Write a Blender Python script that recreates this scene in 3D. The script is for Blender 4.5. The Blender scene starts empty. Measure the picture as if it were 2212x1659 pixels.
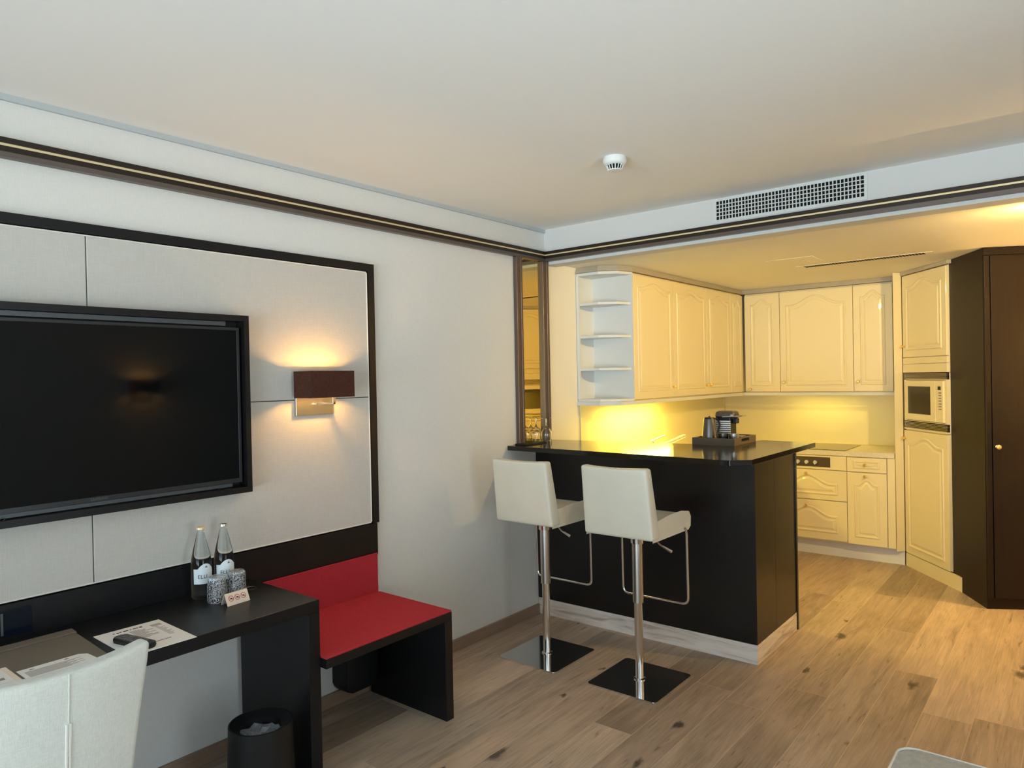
import bpy, bmesh, math, random
from mathutils import Vector, Matrix
random.seed(7)
SC = bpy.context.scene
COL = SC.collection
D = bpy.data
PI = math.pi

# ---------------------------------------------------------------- camera
F_PX, YAW, PITCH, ROLL = 1532.9, -0.67996, -0.00821, -0.02036
CAM = Vector((2.821, 0.0, 1.55))
fw = Vector((math.sin(YAW) * math.cos(PITCH), math.cos(YAW) * math.cos(PITCH), math.sin(PITCH)))
rt = Vector((math.cos(YAW), -math.sin(YAW), 0))
up = rt.cross(fw)
cr, sr = math.cos(ROLL), math.sin(ROLL)
rt2, up2 = cr * rt + sr * up, -sr * rt + cr * up
cd = D.cameras.new('camera')
cam = D.objects.new('camera', cd)
COL.objects.link(cam)
cam.matrix_world = Matrix(((rt2.x, up2.x, -fw.x, CAM.x), (rt2.y, up2.y, -fw.y, CAM.y), (rt2.z, up2.z, -fw.z, CAM.z), (0, 0, 0, 1)))
cd.sensor_width = 36
cd.lens = F_PX / 2212 * 36
cd.clip_start = 0.02
SC.camera = cam

# ---------------------------------------------------------------- world, exposure
SC.view_settings.view_transform = 'Standard'
SC.view_settings.look = 'None'
SC.view_settings.gamma = 1
SC.view_settings.exposure = 0.2
W = D.worlds.new('sky')
SC.world = W
W.use_nodes = True
bg = W.node_tree.nodes['Background']
SKY, GROUND, SKY_STR = (0.68, 0.85, 1.0, 1), (2.25, 2.65, 2.85, 1), 3.65
_tc = W.node_tree.nodes.new('ShaderNodeTexCoord')
_sp = W.node_tree.nodes.new('ShaderNodeSeparateXYZ')
_mr = W.node_tree.nodes.new('ShaderNodeMapRange')
_mr.inputs[1].default_value, _mr.inputs[2].default_value = -0.08, 0.08
_mx = W.node_tree.nodes.new('ShaderNodeMix')
_mx.data_type = 'RGBA'
_mx.inputs[6].default_value, _mx.inputs[7].default_value = GROUND, SKY
_l = W.node_tree.links.new
_l(_tc.outputs['Generated'], _sp.inputs[0])
_l(_sp.outputs[2], _mr.inputs[0])
_l(_mr.outputs[0], _mx.inputs[0])
_l(_mx.outputs[2], bg.inputs[0])
bg.inputs[1].default_value = SKY_STR


def portal(name, loc, rot, sx, sy):
    l = D.lights.new(name, 'AREA')
    l.shape = 'RECTANGLE'
    l.size, l.size_y = sx, sy
    l.cycles.is_portal = True
    o = D.objects.new(name, l)
    COL.objects.link(o)
    o.location = loc
    o.rotation_euler = rot
    return o


portal('window_portal', (2.5, -2.62, 1.2), (PI / 2, 0, 0), 3.9, 2.25)
portal('side_window_portal', (4.62, 1.0, 1.2), (0, PI / 2, 0), 2.25, 0.9)


def lamp(name, kind, loc, power, color, rot=(0, 0, 0), parent=None, **kw):
    l = D.lights.new(name, kind)
    l.energy = power
    l.color = color
    for k, v in kw.items():
        setattr(l, k, v)
    o = D.objects.new(name, l)
    COL.objects.link(o)
    o.location = loc
    o.rotation_euler = rot
    o.parent = parent
    return o


WARM = (1.0, 0.50, 0.10)
YELLOW = (1.0, 0.80, 0.12)
P_SCONCE, P_UNDER, P_UNDER2 = 9.5, 13, 1.2
P_HALL = (10, 155)
P_HALL_FILL = 140  # unseen hall sconce, added to throw light up onto the kitchen ceiling
C_HALL = ((1.0, 0.50, 0.16), (1.0, 0.69, 0.24))

# ---------------------------------------------------------------- node helpers


class NT:
    def __init__(s, name):
        s.m = D.materials.new(name)
        s.m.use_nodes = True
        s.t = s.m.node_tree
        s.b = s.t.nodes['Principled BSDF']

    def n(s, typ, **kw):
        nd = s.t.nodes.new(typ)
        for k, v in kw.items():
            setattr(nd, k, v)
        return nd

    def l(s, a, b):
        s.t.links.new(a, b)

    def math(s, op, a, b=None, c=None):
        nd = s.n('ShaderNodeMath', operation=op)
        for i, v in enumerate((a, b, c)):
            if v is None:
                continue
            if isinstance(v, (int, float)):
                nd.inputs[i].default_value = v
            else:
                s.l(v, nd.inputs[i])
        return nd.outputs[0]


def rgb(h):
    """sRGB 0..255 tuple to linear"""
    out = []
    for c in h:
        c /= 255
        out.append(c / 12.92 if c <= 0.04045 else ((c + 0.055) / 1.055) ** 2.4)
    return tuple(out) + (1,)


def mat(name, color, rough=0.5, metal=0.0, spec=0.5, noise=0.0, nscale=20, bump=0.0, bscale=200, stretch=None, trans=0.0, ior=1.45, coat=0.0, sheen=0.0, emit=None, estr=0.0):
    k = NT(name)
    b = k.b
    b.inputs['Base Color'].default_value = color
    b.inputs['Roughness'].default_value = rough
    b.inputs['Metallic'].default_value = metal
    b.inputs['Specular IOR Level'].default_value = spec
    b.inputs['Transmission Weight'].default_value = trans
    b.inputs['IOR'].default_value = ior
    b.inputs['Coat Weight'].default_value = coat
    b.inputs['Sheen Weight'].default_value = sheen
    if emit:
        b.inputs['Emission Color'].default_value = emit
        b.inputs['Emission Strength'].default_value = estr
    tc = k.n('ShaderNodeTexCoord')
    src = tc.outputs['Object']
    if stretch:
        mp = k.n('ShaderNodeMapping')
        mp.inputs['Scale'].default_value = stretch
        k.l(src, mp.inputs[0])
        src = mp.outputs[0]
    if noise:
        nz = k.n('ShaderNodeTexNoise')
        nz.inputs['Scale'].default_value = nscale
        nz.inputs['Detail'].default_value = 5
        k.l(src, nz.inputs['Vector'])
        mr = k.n('ShaderNodeMapRange')
        mr.inputs[1].default_value, mr.inputs[2].default_value = 0.3, 0.7
        mr.inputs[3].default_value, mr.inputs[4].default_value = 1 - noise, 1 + noise
        k.l(nz.outputs[0], mr.inputs[0])
        vm = k.n('ShaderNodeVectorMath', operation='SCALE')
        vm.inputs[0].default_value = color[:3]
        k.l(mr.outputs[0], vm.inputs['Scale'])
        k.l(vm.outputs[0], b.inputs['Base Color'])
    if bump:
        nz = k.n('ShaderNodeTexNoise')
        nz.inputs['Scale'].default_value = bscale
        nz.inputs['Detail'].default_value = 3
        k.l(src, nz.inputs['Vector'])
        bp = k.n('ShaderNodeBump')
        bp.inputs['Strength'].default_value = bump
        bp.inputs['Distance'].default_value = 0.002
        k.l(nz.outputs[0], bp.inputs['Height'])
        k.l(bp.outputs[0], b.inputs['Normal'])
    return k.m


def weave(name, color, amount, sx, sz, bump=0.3, rough=0.9, axes=(0, 1, 2)):
    """textile: two crossed stretched noises"""
    k = NT(name)
    b = k.b
    b.inputs['Roughness'].default_value = rough
    b.inputs['Specular IOR Level'].default_value = 0.2
    tc = k.n('ShaderNodeTexCoord')
    outs = []
    for sc in ((sx, sx, sz), (sz, sz, sx)):
        mp = k.n('ShaderNodeMapping')
        mp.inputs['Scale'].default_value = sc
        k.l(tc.outputs['Object'], mp.inputs[0])
        nz = k.n('ShaderNodeTexNoise')
        nz.inputs['Scale'].default_value = 1
        nz.inputs['Detail'].default_value = 4
        k.l(mp.outputs[0], nz.inputs['Vector'])
        outs.append(nz.outputs[0])
    s = k.math('ADD', outs[0], outs[1])
    mr = k.n('ShaderNodeMapRange')
    mr.inputs[1].default_value, mr.inputs[2].default_value = 0.7, 1.3
    mr.inputs[3].default_value, mr.inputs[4].default_value = 1 - amount, 1 + amount
    k.l(s, mr.inputs[0])
    vm = k.n('ShaderNodeVectorMath', operation='SCALE')
    vm.inputs[0].default_value = color[:3]
    k.l(mr.outputs[0], vm.inputs['Scale'])
    k.l(vm.outputs[0], b.inputs['Base Color'])
    bp = k.n('ShaderNodeBump')
    bp.inputs['Strength'].default_value = bump
    bp.inputs['Distance'].default_value = 0.0015
    k.l(s, bp.inputs['Height'])
    k.l(bp.outputs[0], b.inputs['Normal'])
    return k.m


def floor_material():
    k = NT('oak_planks')
    PW, PL = 0.19, 1.85
    tc = k.n('ShaderNodeTexCoord')
    sp = k.n('ShaderNodeSeparateXYZ')
    k.l(tc.outputs['Object'], sp.inputs[0])
    x, y = sp.outputs[0], sp.outputs[1]
    xs = k.math('DIVIDE', k.math('SUBTRACT', x, 1.47), PW)
    row = k.math('FLOOR', xs)
    fx = k.math('FRACT', xs)
    wn = k.n('ShaderNodeTexWhiteNoise', noise_dimensions='1D')
    k.l(row, wn.inputs['W'])
    ys = k.math('ADD', k.math('DIVIDE', y, PL), k.math('MULTIPLY', wn.outputs[0], 7.3))
    col = k.math('FLOOR', ys)
    fy = k.math('FRACT', ys)
    cid = k.n('ShaderNodeCombineXYZ')
    k.l(row, cid.inputs[0])
    k.l(col, cid.inputs[1])
    wn2 = k.n('ShaderNodeTexWhiteNoise', noise_dimensions='3D')
    k.l(cid.outputs[0], wn2.inputs['Vector'])
    rnd = wn2.outputs['Value']
    # grain coordinates, shifted per plank
    off = k.n('ShaderNodeVectorMath', operation='SCALE')
    k.l(wn2.outputs['Color'], off.inputs[0])
    off.inputs['Scale'].default_value = 37.0
    add = k.n('ShaderNodeVectorMath', operation='ADD')
    k.l(tc.outputs['Object'], add.inputs[0])
    k.l(off.outputs[0], add.inputs[1])

    def noise(scale, detail=5, dist=0.0, rough=0.5):
        mp = k.n('ShaderNodeMapping')
        mp.inputs['Scale'].default_value = scale
        k.l(add.outputs[0], mp.inputs[0])
        nz = k.n('ShaderNodeTexNoise')
        nz.inputs['Scale'].default_value = 1
        nz.inputs['Detail'].default_value = detail
        nz.inputs['Distortion'].default_value = dist
        nz.inputs['Roughness'].default_value = rough
        k.l(mp.outputs[0], nz.inputs['Vector'])
        return nz.outputs[0]
    g1 = noise((14, 1.6, 1), 6, 1.5, 0.6)
    g2 = noise((140, 5, 1), 3, 0.4)
    g3 = noise((3.5, 1.2, 1), 3, 0.6)
    # base tint per plank
    rp = k.n('ShaderNodeValToRGB')
    els = rp.color_ramp.elements
    els[0].position, els[0].color = 0.0, rgb((156, 137, 118))
    els[1].position, els[1].color = 1.0, rgb((212, 190, 167))
    for p, c in ((0.3, (188, 166, 144)), (0.6, (201, 180, 157)), (0.85, (170, 150, 131))):
        e = els.new(p)
        e.color = rgb(c)
    k.l(rnd, rp.inputs[0])
    t = k.math('ADD', k.math('MULTIPLY', g1, 0.45), k.math('ADD', k.math('MULTIPLY', g2, 0.28), k.math('MULTIPLY', g3, 0.35)))
    mr = k.n('ShaderNodeMapRange')
    mr.inputs[1].default_value, mr.inputs[2].default_value = 0.36, 0.72
    mr.inputs[3].default_value, mr.inputs[4].default_value = 0.55, 1.24
    k.l(t, mr.inputs[0])
    # knots: sparse voronoi spots, only in some cells
    mp = k.n('ShaderNodeMapping')
    mp.inputs['Scale'].default_value = (5.2, 2.6, 1)
    k.l(add.outputs[0], mp.inputs[0])
    nz = k.n('ShaderNodeTexNoise')
    nz.inputs['Scale'].default_value = 5
    nz.inputs['Detail'].default_value = 6
    k.l(mp.outputs[0], nz.inputs['Vector'])
    mixv = k.n('ShaderNodeVectorMath', operation='MULTIPLY_ADD')
    k.l(nz.outputs['Color'], mixv.inputs[0])
    mixv.inputs[1].default_value = (0.34, 0.34, 0)
    k.l(mp.outputs[0], mixv.inputs[2])
    vo = k.n('ShaderNodeTexVoronoi', voronoi_dimensions='2D')
    vo.inputs['Scale'].default_value = 1
    k.l(mixv.outputs[0], vo.inputs['Vector'])
    sepc = k.n('ShaderNodeSeparateXYZ')
    k.l(vo.outputs['Color'], sepc.inputs[0])
    sel = k.math('GREATER_THAN', sepc.outputs[0], 0.86)
    size = k.math('MULTIPLY_ADD', sepc.outputs[1], 0.16, 0.05)
    kn = k.math('SUBTRACT', 1.0, k.math('DIVIDE', vo.outputs['Distance'], size))
    kn = k.math('MULTIPLY', k.math('MAXIMUM', kn, 0.0), sel)
    kn = k.math('MINIMUM', k.math('MULTIPLY', kn, 1.25), 0.78)
    # dark cracks along the grain
    ck = noise((30, 2.2, 1), 4, 2.5, 0.65)
    ck = k.math('MULTIPLY', k.math('MAXIMUM', k.math('SUBTRACT', ck, 0.61), 0.0), 4.5)
    val = k.math('MULTIPLY', mr.outputs[0], k.math('SUBTRACT', 1.0, k.math('MINIMUM', k.math('ADD', kn, ck), 0.8)))
    vm = k.n('ShaderNodeVectorMath', operation='SCALE')
    k.l(rp.outputs[0], vm.inputs[0])
    k.l(val, vm.inputs['Scale'])
    # gaps between planks: a light bevelled seam line
    ex = k.math('MULTIPLY', k.math('MINIMUM', fx, k.math('SUBTRACT', 1.0, fx)), PW)
    ey = k.math('MULTIPLY', k.math('MINIMUM', fy, k.math('SUBTRACT', 1.0, fy)), PL)
    ed = k.math('MINIMUM', ex, ey)
    gap = k.math('LESS_THAN', ed, 0.0011)
    mx = k.n('ShaderNodeMix', data_type='RGBA')
    k.l(gap, mx.inputs[0])
    k.l(vm.outputs[0], mx.inputs[6])
    mx.inputs[7].default_value = rgb((208, 184, 158))
    k.l(mx.outputs[2], k.b.inputs['Base Color'])
    k.b.inputs['Roughness'].default_value = 0.5
    k.b.inputs['Specular IOR Level'].default_value = 0.4
    h = k.math('ADD', k.math('MULTIPLY', g2, 0.3), k.math('MINIMUM', k.math('DIVIDE', ed, 0.002), 1.0))
    bp = k.n('ShaderNodeBump')
    bp.inputs['Strength'].default_value = 0.25
    bp.inputs['Distance'].default_value = 0.001
    k.l(h, bp.inputs['Height'])
    k.l(bp.outputs[0], k.b.inputs['Normal'])
    return k.m


def whitewash_material():
    k = NT('whitewashed_wood')
    tc = k.n('ShaderNodeTexCoord')
    mp = k.n('ShaderNodeMapping')
    mp.inputs['Scale'].default_value = (3, 3, 26)
    k.l(tc.outputs['Object'], mp.inputs[0])
    nz = k.n('ShaderNodeTexNoise')
    nz.inputs['Scale'].default_value = 1
    nz.inputs['Detail'].default_value = 8
    nz.inputs['Distortion'].default_value = 1.2
    nz.inputs['Roughness'].default_value = 0.65
    k.l(mp.outputs[0], nz.inputs['Vector'])
    rp = k.n('ShaderNodeValToRGB')
    e = rp.color_ramp.elements
    e[0].position, e[0].color = 0.34, rgb((176, 162, 148))
    e[1].position, e[1].color = 0.6, rgb((228, 219, 208))
    n = e.new(0.45)
    n.color = rgb((214, 202, 190))
    k.l(nz.outputs[0], rp.inputs[0])
    k.l(rp.outputs[0], k.b.inputs['Base Color'])
    k.b.inputs['Roughness'].default_value = 0.5
    return k.m


def pane_material():
    k = NT('window_glass')
    k.t.nodes.remove(k.b)
    out = [n for n in k.t.nodes if n.type == 'OUTPUT_MATERIAL'][0]
    tr = k.n('ShaderNodeBsdfTransparent')
    gl = k.n('ShaderNodeBsdfGlossy')
    gl.inputs['Roughness'].default_value = 0.02
    fr = k.n('ShaderNodeFresnel')
    mx = k.n('ShaderNodeMixShader')
    k.l(fr.outputs[0], mx.inputs[0])
    k.l(tr.outputs[0], mx.inputs[1])
    k.l(gl.outputs[0], mx.inputs[2])
    k.l(mx.outputs[0], out.inputs[0])
    return k.m


def tr_dark(c):
    return c[0] < 120


def shade_material(name='brown_lampshade_fabric', c0=(62, 38, 32), c1=(112, 74, 60), tr=0.35):
    k = NT(name)
    tc = k.n('ShaderNodeTexCoord')
    mp = k.n('ShaderNodeMapping')
    mp.inputs['Scale'].default_value = (60, 60, 700)
    k.l(tc.outputs['Object'], mp.inputs[0])
    nz = k.n('ShaderNodeTexNoise')
    nz.inputs['Scale'].default_value = 1
    nz.inputs['Detail'].default_value = 3
    k.l(mp.outputs[0], nz.inputs['Vector'])
    rp = k.n('ShaderNodeValToRGB')
    e = rp.color_ramp.elements
    e[0].position, e[0].color = 0.35, rgb(c0)
    e[1].position, e[1].color = 0.65, rgb(c1)
    k.l(nz.outputs[0], rp.inputs[0])
    tl = k.n('ShaderNodeBsdfTranslucent')
    tl.inputs[0].default_value = (0.42, 0.15, 0.08, 1) if tr_dark(c0) else (0.85, 0.72, 0.5, 1)
    k.l(rp.outputs[0], k.b.inputs['Base Color'])
    k.b.inputs['Roughness'].default_value = 0.9
    k.b.inputs['Specular IOR Level'].default_value = 0.1
    out = [n for n in k.t.nodes if n.type == 'OUTPUT_MATERIAL'][0]
    mx = k.n('ShaderNodeMixShader')
    mx.inputs[0].default_value = tr
    k.l(k.b.outputs[0], mx.inputs[1])
    k.l(tl.outputs[0], mx.inputs[2])
    k.l(mx.outputs[0], out.inputs[0])
    return k.m


def film_material():
    """crumpled clear film round a tumbler"""
    k = NT('crumpled_clear_film')
    out = [n for n in k.t.nodes if n.type == 'OUTPUT_MATERIAL'][0]
    tc = k.n('ShaderNodeTexCoord')
    vo = k.n('ShaderNodeTexVoronoi', feature='DISTANCE_TO_EDGE')
    vo.inputs['Scale'].default_value = 120
    nz = k.n('ShaderNodeTexNoise')
    nz.inputs['Scale'].default_value = 60
    k.l(tc.outputs['Object'], nz.inputs['Vector'])
    mv = k.n('ShaderNodeVectorMath', operation='MULTIPLY_ADD')
    k.l(nz.outputs['Color'], mv.inputs[0])
    mv.inputs[1].default_value = (0.02, 0.02, 0.02)
    k.l(tc.outputs['Object'], mv.inputs[2])
    k.l(mv.outputs[0], vo.inputs['Vector'])
    ln = k.math('LESS_THAN', vo.outputs['Distance'], 0.055)
    k.b.inputs['Base Color'].default_value = (0.75, 0.76, 0.78, 1)
    k.b.inputs['Roughness'].default_value = 0.25
    tr = k.n('ShaderNodeBsdfTransparent')
    gl = k.n('ShaderNodeBsdfGlossy')
    gl.inputs['Roughness'].default_value = 0.1
    m1 = k.n('ShaderNodeMixShader')
    m1.inputs[0].default_value = 0.12
    k.l(tr.outputs[0], m1.inputs[1])
    k.l(gl.outputs[0], m1.inputs[2])
    m2 = k.n('ShaderNodeMixShader')
    k.l(k.math('MULTIPLY', ln, 0.8), m2.inputs[0])
    k.l(m1.outputs[0], m2.inputs[1])
    k.l(k.b.outputs[0], m2.inputs[2])
    bp = k.n('ShaderNodeBump')
    bp.inputs['Strength'].default_value = 1.0
    bp.inputs['Distance'].default_value = 0.004
    k.l(vo.outputs['Distance'], bp.inputs['Height'])
    k.l(bp.outputs[0], gl.inputs['Normal'])
    k.l(bp.outputs[0], k.b.inputs['Normal'])
    k.l(m2.outputs[0], out.inputs[0])
    return k.m


M = dict(
    wall=weave('wall_covering', rgb((224, 222, 216)), 0.03, 260, 30, bump=0.25, rough=0.85),
    cornice=mat('shadow_gap_grey', rgb((186, 191, 192)), 0.85),  # shadow line under the ceiling put into this grey
    bulkhead=mat('grey_white_paint', rgb((213, 213, 210)), 0.85, bump=0.05, bscale=90),
    plaster=mat('white_plaster', rgb((243, 243, 240)), 0.9, bump=0.05, bscale=90),
    kplaster=mat('cream_kitchen_wall', rgb((240, 234, 218)), 0.85, bump=0.05, bscale=90),
    floor=floor_material(),
    skirt=mat('oak_skirting', rgb((150, 125, 104)), 0.55, noise=0.12, nscale=6, stretch=(10, 1, 30)),
    black=mat('black_laminate', rgb((20, 20, 22)), 0.36, spec=0.35, noise=0.12, nscale=3, stretch=(1, 1, 14), bump=0.04, bscale=120),
    barblack=mat('black_brown_laminate', rgb((25, 22, 20)), 0.30, noise=0.15, nscale=3, stretch=(1, 1, 20)),
    gloss=mat('polished_black_stone', rgb((22, 20, 18)), 0.13, spec=0.5, ior=1.5),
    ward=mat('dark_wenge_veneer', rgb((28, 19, 16)), 0.42, spec=0.3, noise=0.18, nscale=3, stretch=(40, 40, 1), bump=0.04, bscale=60),
    white=mat('ivory_lacquer', rgb((240, 226, 182)), 0.35, coat=0.15),
    shelfwhite=mat('white_melamine', rgb((222, 224, 222)), 0.45),
    crown=mat('shaded_cornice', rgb((180, 172, 154)), 0.5),  # cupboard white darkened to carry the shade on the tilted cornice
    gap=mat('dark_gap', rgb((40, 34, 26)), 0.9),
    brass=mat('polished_brass', (0.95, 0.72, 0.28, 1), 0.3, metal=0.85),
    gold=mat('gold_inlay', (0.86, 0.69, 0.40, 1), 0.4, metal=0.35),
    bronze=mat('dark_bronze_profile', rgb((46, 36, 29)), 0.38, metal=0.3),
    greylip=mat('grey_bronze_profile', rgb((104, 94, 88)), 0.35, metal=0.5),
    post=mat('brown_aluminium', rgb((108, 92, 82)), 0.35, metal=0.5),
    tapmetal=mat('satin_chrome', (0.92, 0.91, 0.88, 1), 0.35, metal=0.7),
    chrome=mat('polished_chrome', (0.80, 0.79, 0.77, 1), 0.09, metal=1),
    steel=mat('brushed_steel', (0.60, 0.57, 0.52, 1), 0.28, metal=1),
    darksteel=mat('dark_steel', (0.15, 0.14, 0.125, 1), 0.3, metal=1),
    mirror=mat('bronze_mirror', (0.88, 0.72, 0.36, 1), 0.02, metal=1),
    leather=mat('cream_leather', rgb((216, 211, 193)), 0.42, noise=0.03, nscale=8, bump=0.12, bscale=260),
    fabric=weave('upholstered_wall_fabric', rgb((198, 195, 188)), 0.045, 320, 26, bump=0.35),
    piping=mat('light_piping', rgb((226, 222, 212)), 0.7),
    chairfab=weave('pale_chair_fabric', rgb((216, 217, 209)), 0.07, 420, 60, bump=0.5),
    greyfab=weave('grey_chenille', rgb((190, 192, 188)), 0.16, 240, 50, bump=0.7),
    red=weave('red_felt', rgb((176, 50, 60)), 0.10, 300, 90, bump=0.5),
    redpipe=mat('red_piping', rgb((186, 36, 50)), 0.7),
    screen=mat('tv_screen_glass', rgb((5, 8, 11)), 0.05, spec=0.34),
    plastic=mat('black_plastic', rgb((20, 20, 21)), 0.35),
    tvbezel=mat('dark_grey_bezel', rgb((40, 42, 44)), 0.3),
    bracket=mat('grey_metal_strip', rgb((88, 92, 95)), 0.4, metal=0.3),
    matteblack=mat('matte_black', rgb((16, 17, 18)), 0.55),
    shade=shade_material(),
    liner=shade_material('lampshade_liner', (214, 196, 160), (236, 222, 190), 0.5),
    bulb=mat('lit_bulb', (1, 0.8, 0.5, 1), emit=(1, 0.62, 0.28, 1), estr=12),
    lens=mat('lit_lamp_lens', (1, 0.9, 0.6, 1), emit=(1, 0.72, 0.35, 1), estr=1.5),
    pane=pane_material(),
    glass=mat('clear_glass', (1, 1, 1, 1), 0.0, trans=1, ior=1.45),
    bottleglass=mat('pale_bottle_glass', (0.86, 0.94, 0.97, 1), 0.0, trans=1, ior=1.3),
    film=film_material(),
    paper=mat('white_paper', rgb((236, 234, 230)), 0.8),
    ink=mat('grey_print', rgb((120, 118, 116)), 0.8),
    inkdark=mat('black_print', rgb((30, 30, 32)), 0.8),
    label=mat('bottle_label', rgb((226, 236, 240)), 0.6),
    cream=mat('cream_card', rgb((238, 222, 204)), 0.7),
    redink=mat('red_print', rgb((190, 40, 40)), 0.7),
    taupe=mat('taupe_leather', rgb((112, 102, 90)), 0.5, bump=0.15, bscale=400),
    tray=mat('taupe_tray', rgb((96, 84, 66)), 0.4),
    vent=mat('white_painted_metal', rgb((214, 217, 214)), 0.5),
    void=mat('duct_dark', rgb((12, 12, 12)), 0.9),
    smoke=mat('white_abs', rgb((226, 228, 224)), 0.45),
    backsplash=mat('cream_glass_splashback', rgb((238, 226, 185)), 0.2),
    counter=mat('beige_laminate_worktop', rgb((224, 214, 188)), 0.35, noise=0.06, nscale=60),
    hob=mat('ceramic_hob', rgb((52, 46, 38)), 0.08),
    ovenstrip=mat('brown_control_strip', rgb((84, 72, 54)), 0.35),
    mwglass=mat('microwave_window', rgb((62, 56, 42)), 0.15),
    plinth=mat('white_plinth', rgb((226, 226, 226)), 0.35),
    whitewash=whitewash_material(),
    bin_liner=mat('clear_bin_liner', (0.55, 0.58, 0.65, 1), 0.15, trans=0.6, bump=1.0, bscale=50),
    blueglass=mat('dark_blue_gloss', rgb((14, 22, 36)), 0.15),
)

# ---------------------------------------------------------------- mesh helpers


def box(bm, x0, x1, y0, y1, z0, z1, bev=0.0, seg=2):
    ret = bmesh.ops.create_cube(bm, size=1)
    vs = ret['verts']
    bmesh.ops.scale(bm, vec=(abs(x1 - x0), abs(y1 - y0), abs(z1 - z0)), verts=vs)
    bmesh.ops.translate(bm, vec=((x0 + x1) / 2, (y0 + y1) / 2, (z0 + z1) / 2), verts=vs)
    if bev:
        es = list({e for v in vs for e in v.link_edges})
        bmesh.ops.bevel(bm, geom=es, offset=bev, segments=seg, profile=0.5, affect='EDGES')


def prism(bm, pts, z0, z1, bev=0.0):
    """closed polygon in xy extruded in z"""
    a = [bm.verts.new((p[0], p[1], z0)) for p in pts]
    b = [bm.verts.new((p[0], p[1], z1)) for p in pts]
    n = len(pts)
    fs = [bm.faces.new(a[::-1]), bm.faces.new(b)]
    for i in range(n):
        fs.append(bm.faces.new((a[i], a[(i + 1) % n], b[(i + 1) % n], b[i])))
    if bev:
        es = list({e for f in fs for e in f.edges})
        bmesh.ops.bevel(bm, geom=es, offset=bev, segments=2, profile=0.5, affect='EDGES')


def lathe(bm, prof, n=32, c=(0, 0), cap0=True, cap1=True):
    """prof: list of (r, z) revolved about vertical axis at c"""
    rings = []
    for r, z in prof:
        if r < 1e-6:
            rings.append([bm.verts.new((c[0], c[1], z))])
        else:
            rings.append([bm.verts.new((c[0] + r * math.cos(2 * PI * i / n), c[1] + r * math.sin(2 * PI * i / n), z)) for i in range(n)])
    for a, b in zip(rings, rings[1:]):
        for i in range(n):
            j = (i + 1) % n
            if len(a) == 1 and len(b) == 1:
                break
            if len(a) == 1:
                bm.faces.new((a[0], b[j], b[i]))
            elif len(b) == 1:
                bm.faces.new((a[i], a[j], b[0]))
            else:
                bm.faces.new((a[i], a[j], b[j], b[i]))
    if cap0 and len(rings[0]) > 1:
        bm.faces.new(rings[0][::-1])
    if cap1 and len(rings[-1]) > 1:
        bm.faces.new(rings[-1])


def tube(bm, pts, r, n=10, closed=False):
    pts = [Vector(p) for p in pts]
    rings = []
    m = len(pts)
    prev = None
    for i, p in enumerate(pts):
        if closed:
            d = (pts[(i + 1) % m] - pts[i - 1]).normalized()
        else:
            d = ((pts[i + 1] if i < m - 1 else p) - (pts[i - 1] if i > 0 else p)).normalized()
        if prev is None:
            u = d.cross(Vector((0, 0, 1)))
            if u.length < 1e-3:
                u = d.cross(Vector((1, 0, 0)))
            u.normalize()
        else:
            u = (prev - d * prev.dot(d)).normalized()
        prev = u
        v = d.cross(u)
        rr = r[i] if isinstance(r, (list, tuple)) else r
        rings.append([bm.verts.new(p + (u * math.cos(2 * PI * k / n) + v * math.sin(2 * PI * k / n)) * rr) for k in range(n)])
    rng = range(m) if closed else range(m - 1)
    for i in rng:
        a, b = rings[i], rings[(i + 1) % m]
        for k in range(n):
            bm.faces.new((a[k], a[(k + 1) % n], b[(k + 1) % n], b[k]))
    if not closed:
        bm.faces.new(rings[0][::-1])
        bm.faces.new(rings[-1])


def smooth_path(pts, rad, steps=6):
    """round the corners of a polyline"""
    pts = [Vector(p) for p in pts]
    out = [pts[0]]
    for a, b, c in zip(pts, pts[1:], pts[2:]):
        p = b + (a - b).normalized() * rad
        q = b + (c - b).normalized() * rad
        for k in range(steps + 1):
            t = k / steps
            out.append(p * (1 - t) ** 2 + b * 2 * t * (1 - t) + q * t * t)
    out.append(pts[-1])
    return out


def rrect(x0, x1, y0, y1, r, n=6):
    out = []
    for cx, cy, a0 in ((x1 - r, y1 - r, 0), (x0 + r, y1 - r, 90), (x0 + r, y0 + r, 180), (x1 - r, y0 + r, 270)):
        for k in range(n + 1):
            a = math.radians(a0 + 90 * k / n)
            out.append((cx + r * math.cos(a), cy + r * math.sin(a)))
    return out


def obj(name, bm, m, parent=None, smooth=False, mods=None):
    me = D.meshes.new(name)
    bmesh.ops.recalc_face_normals(bm, faces=bm.faces)
    bm.to_mesh(me)
    bm.free()
    me.materials.append(M[m] if isinstance(m, str) else m)
    if smooth:
        for p in me.polygons:
            p.use_smooth = True
        try:
            me.set_sharp_from_angle(angle=math.radians(40))
        except Exception:
            pass
    o = D.objects.new(name, me)
    COL.objects.link(o)
    if parent:
        o.parent = parent
    return o


def mk(name, m, parent, *shapes, smooth=False):
    """shapes: callables taking bm"""
    bm = bmesh.new()
    for s in shapes:
        s(bm)
    return obj(name, bm, m, parent, smooth)


def bx(name, m, parent, *a, bev=0.0, smooth=False):
    bm = bmesh.new()
    if a and isinstance(a[0], (tuple, list)):
        for q in a:
            box(bm, *q, bev=bev)
    else:
        box(bm, *a, bev=bev)
    return obj(name, bm, m, parent, smooth)


def thing(name, label, cat, loc=(0, 0, 0), rz=0.0, group=None):
    o = D.objects.new(name, None)
    COL.objects.link(o)
    o.empty_display_size = 0.1
    o.location = loc
    o.rotation_euler = (0, 0, rz)
    o['label'] = label
    o['category'] = cat
    if group:
        o['group'] = group
    return o


def tag(o, label, cat, group=None):
    o['label'] = label
    o['category'] = cat
    if group:
        o['group'] = group
    return o


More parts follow.
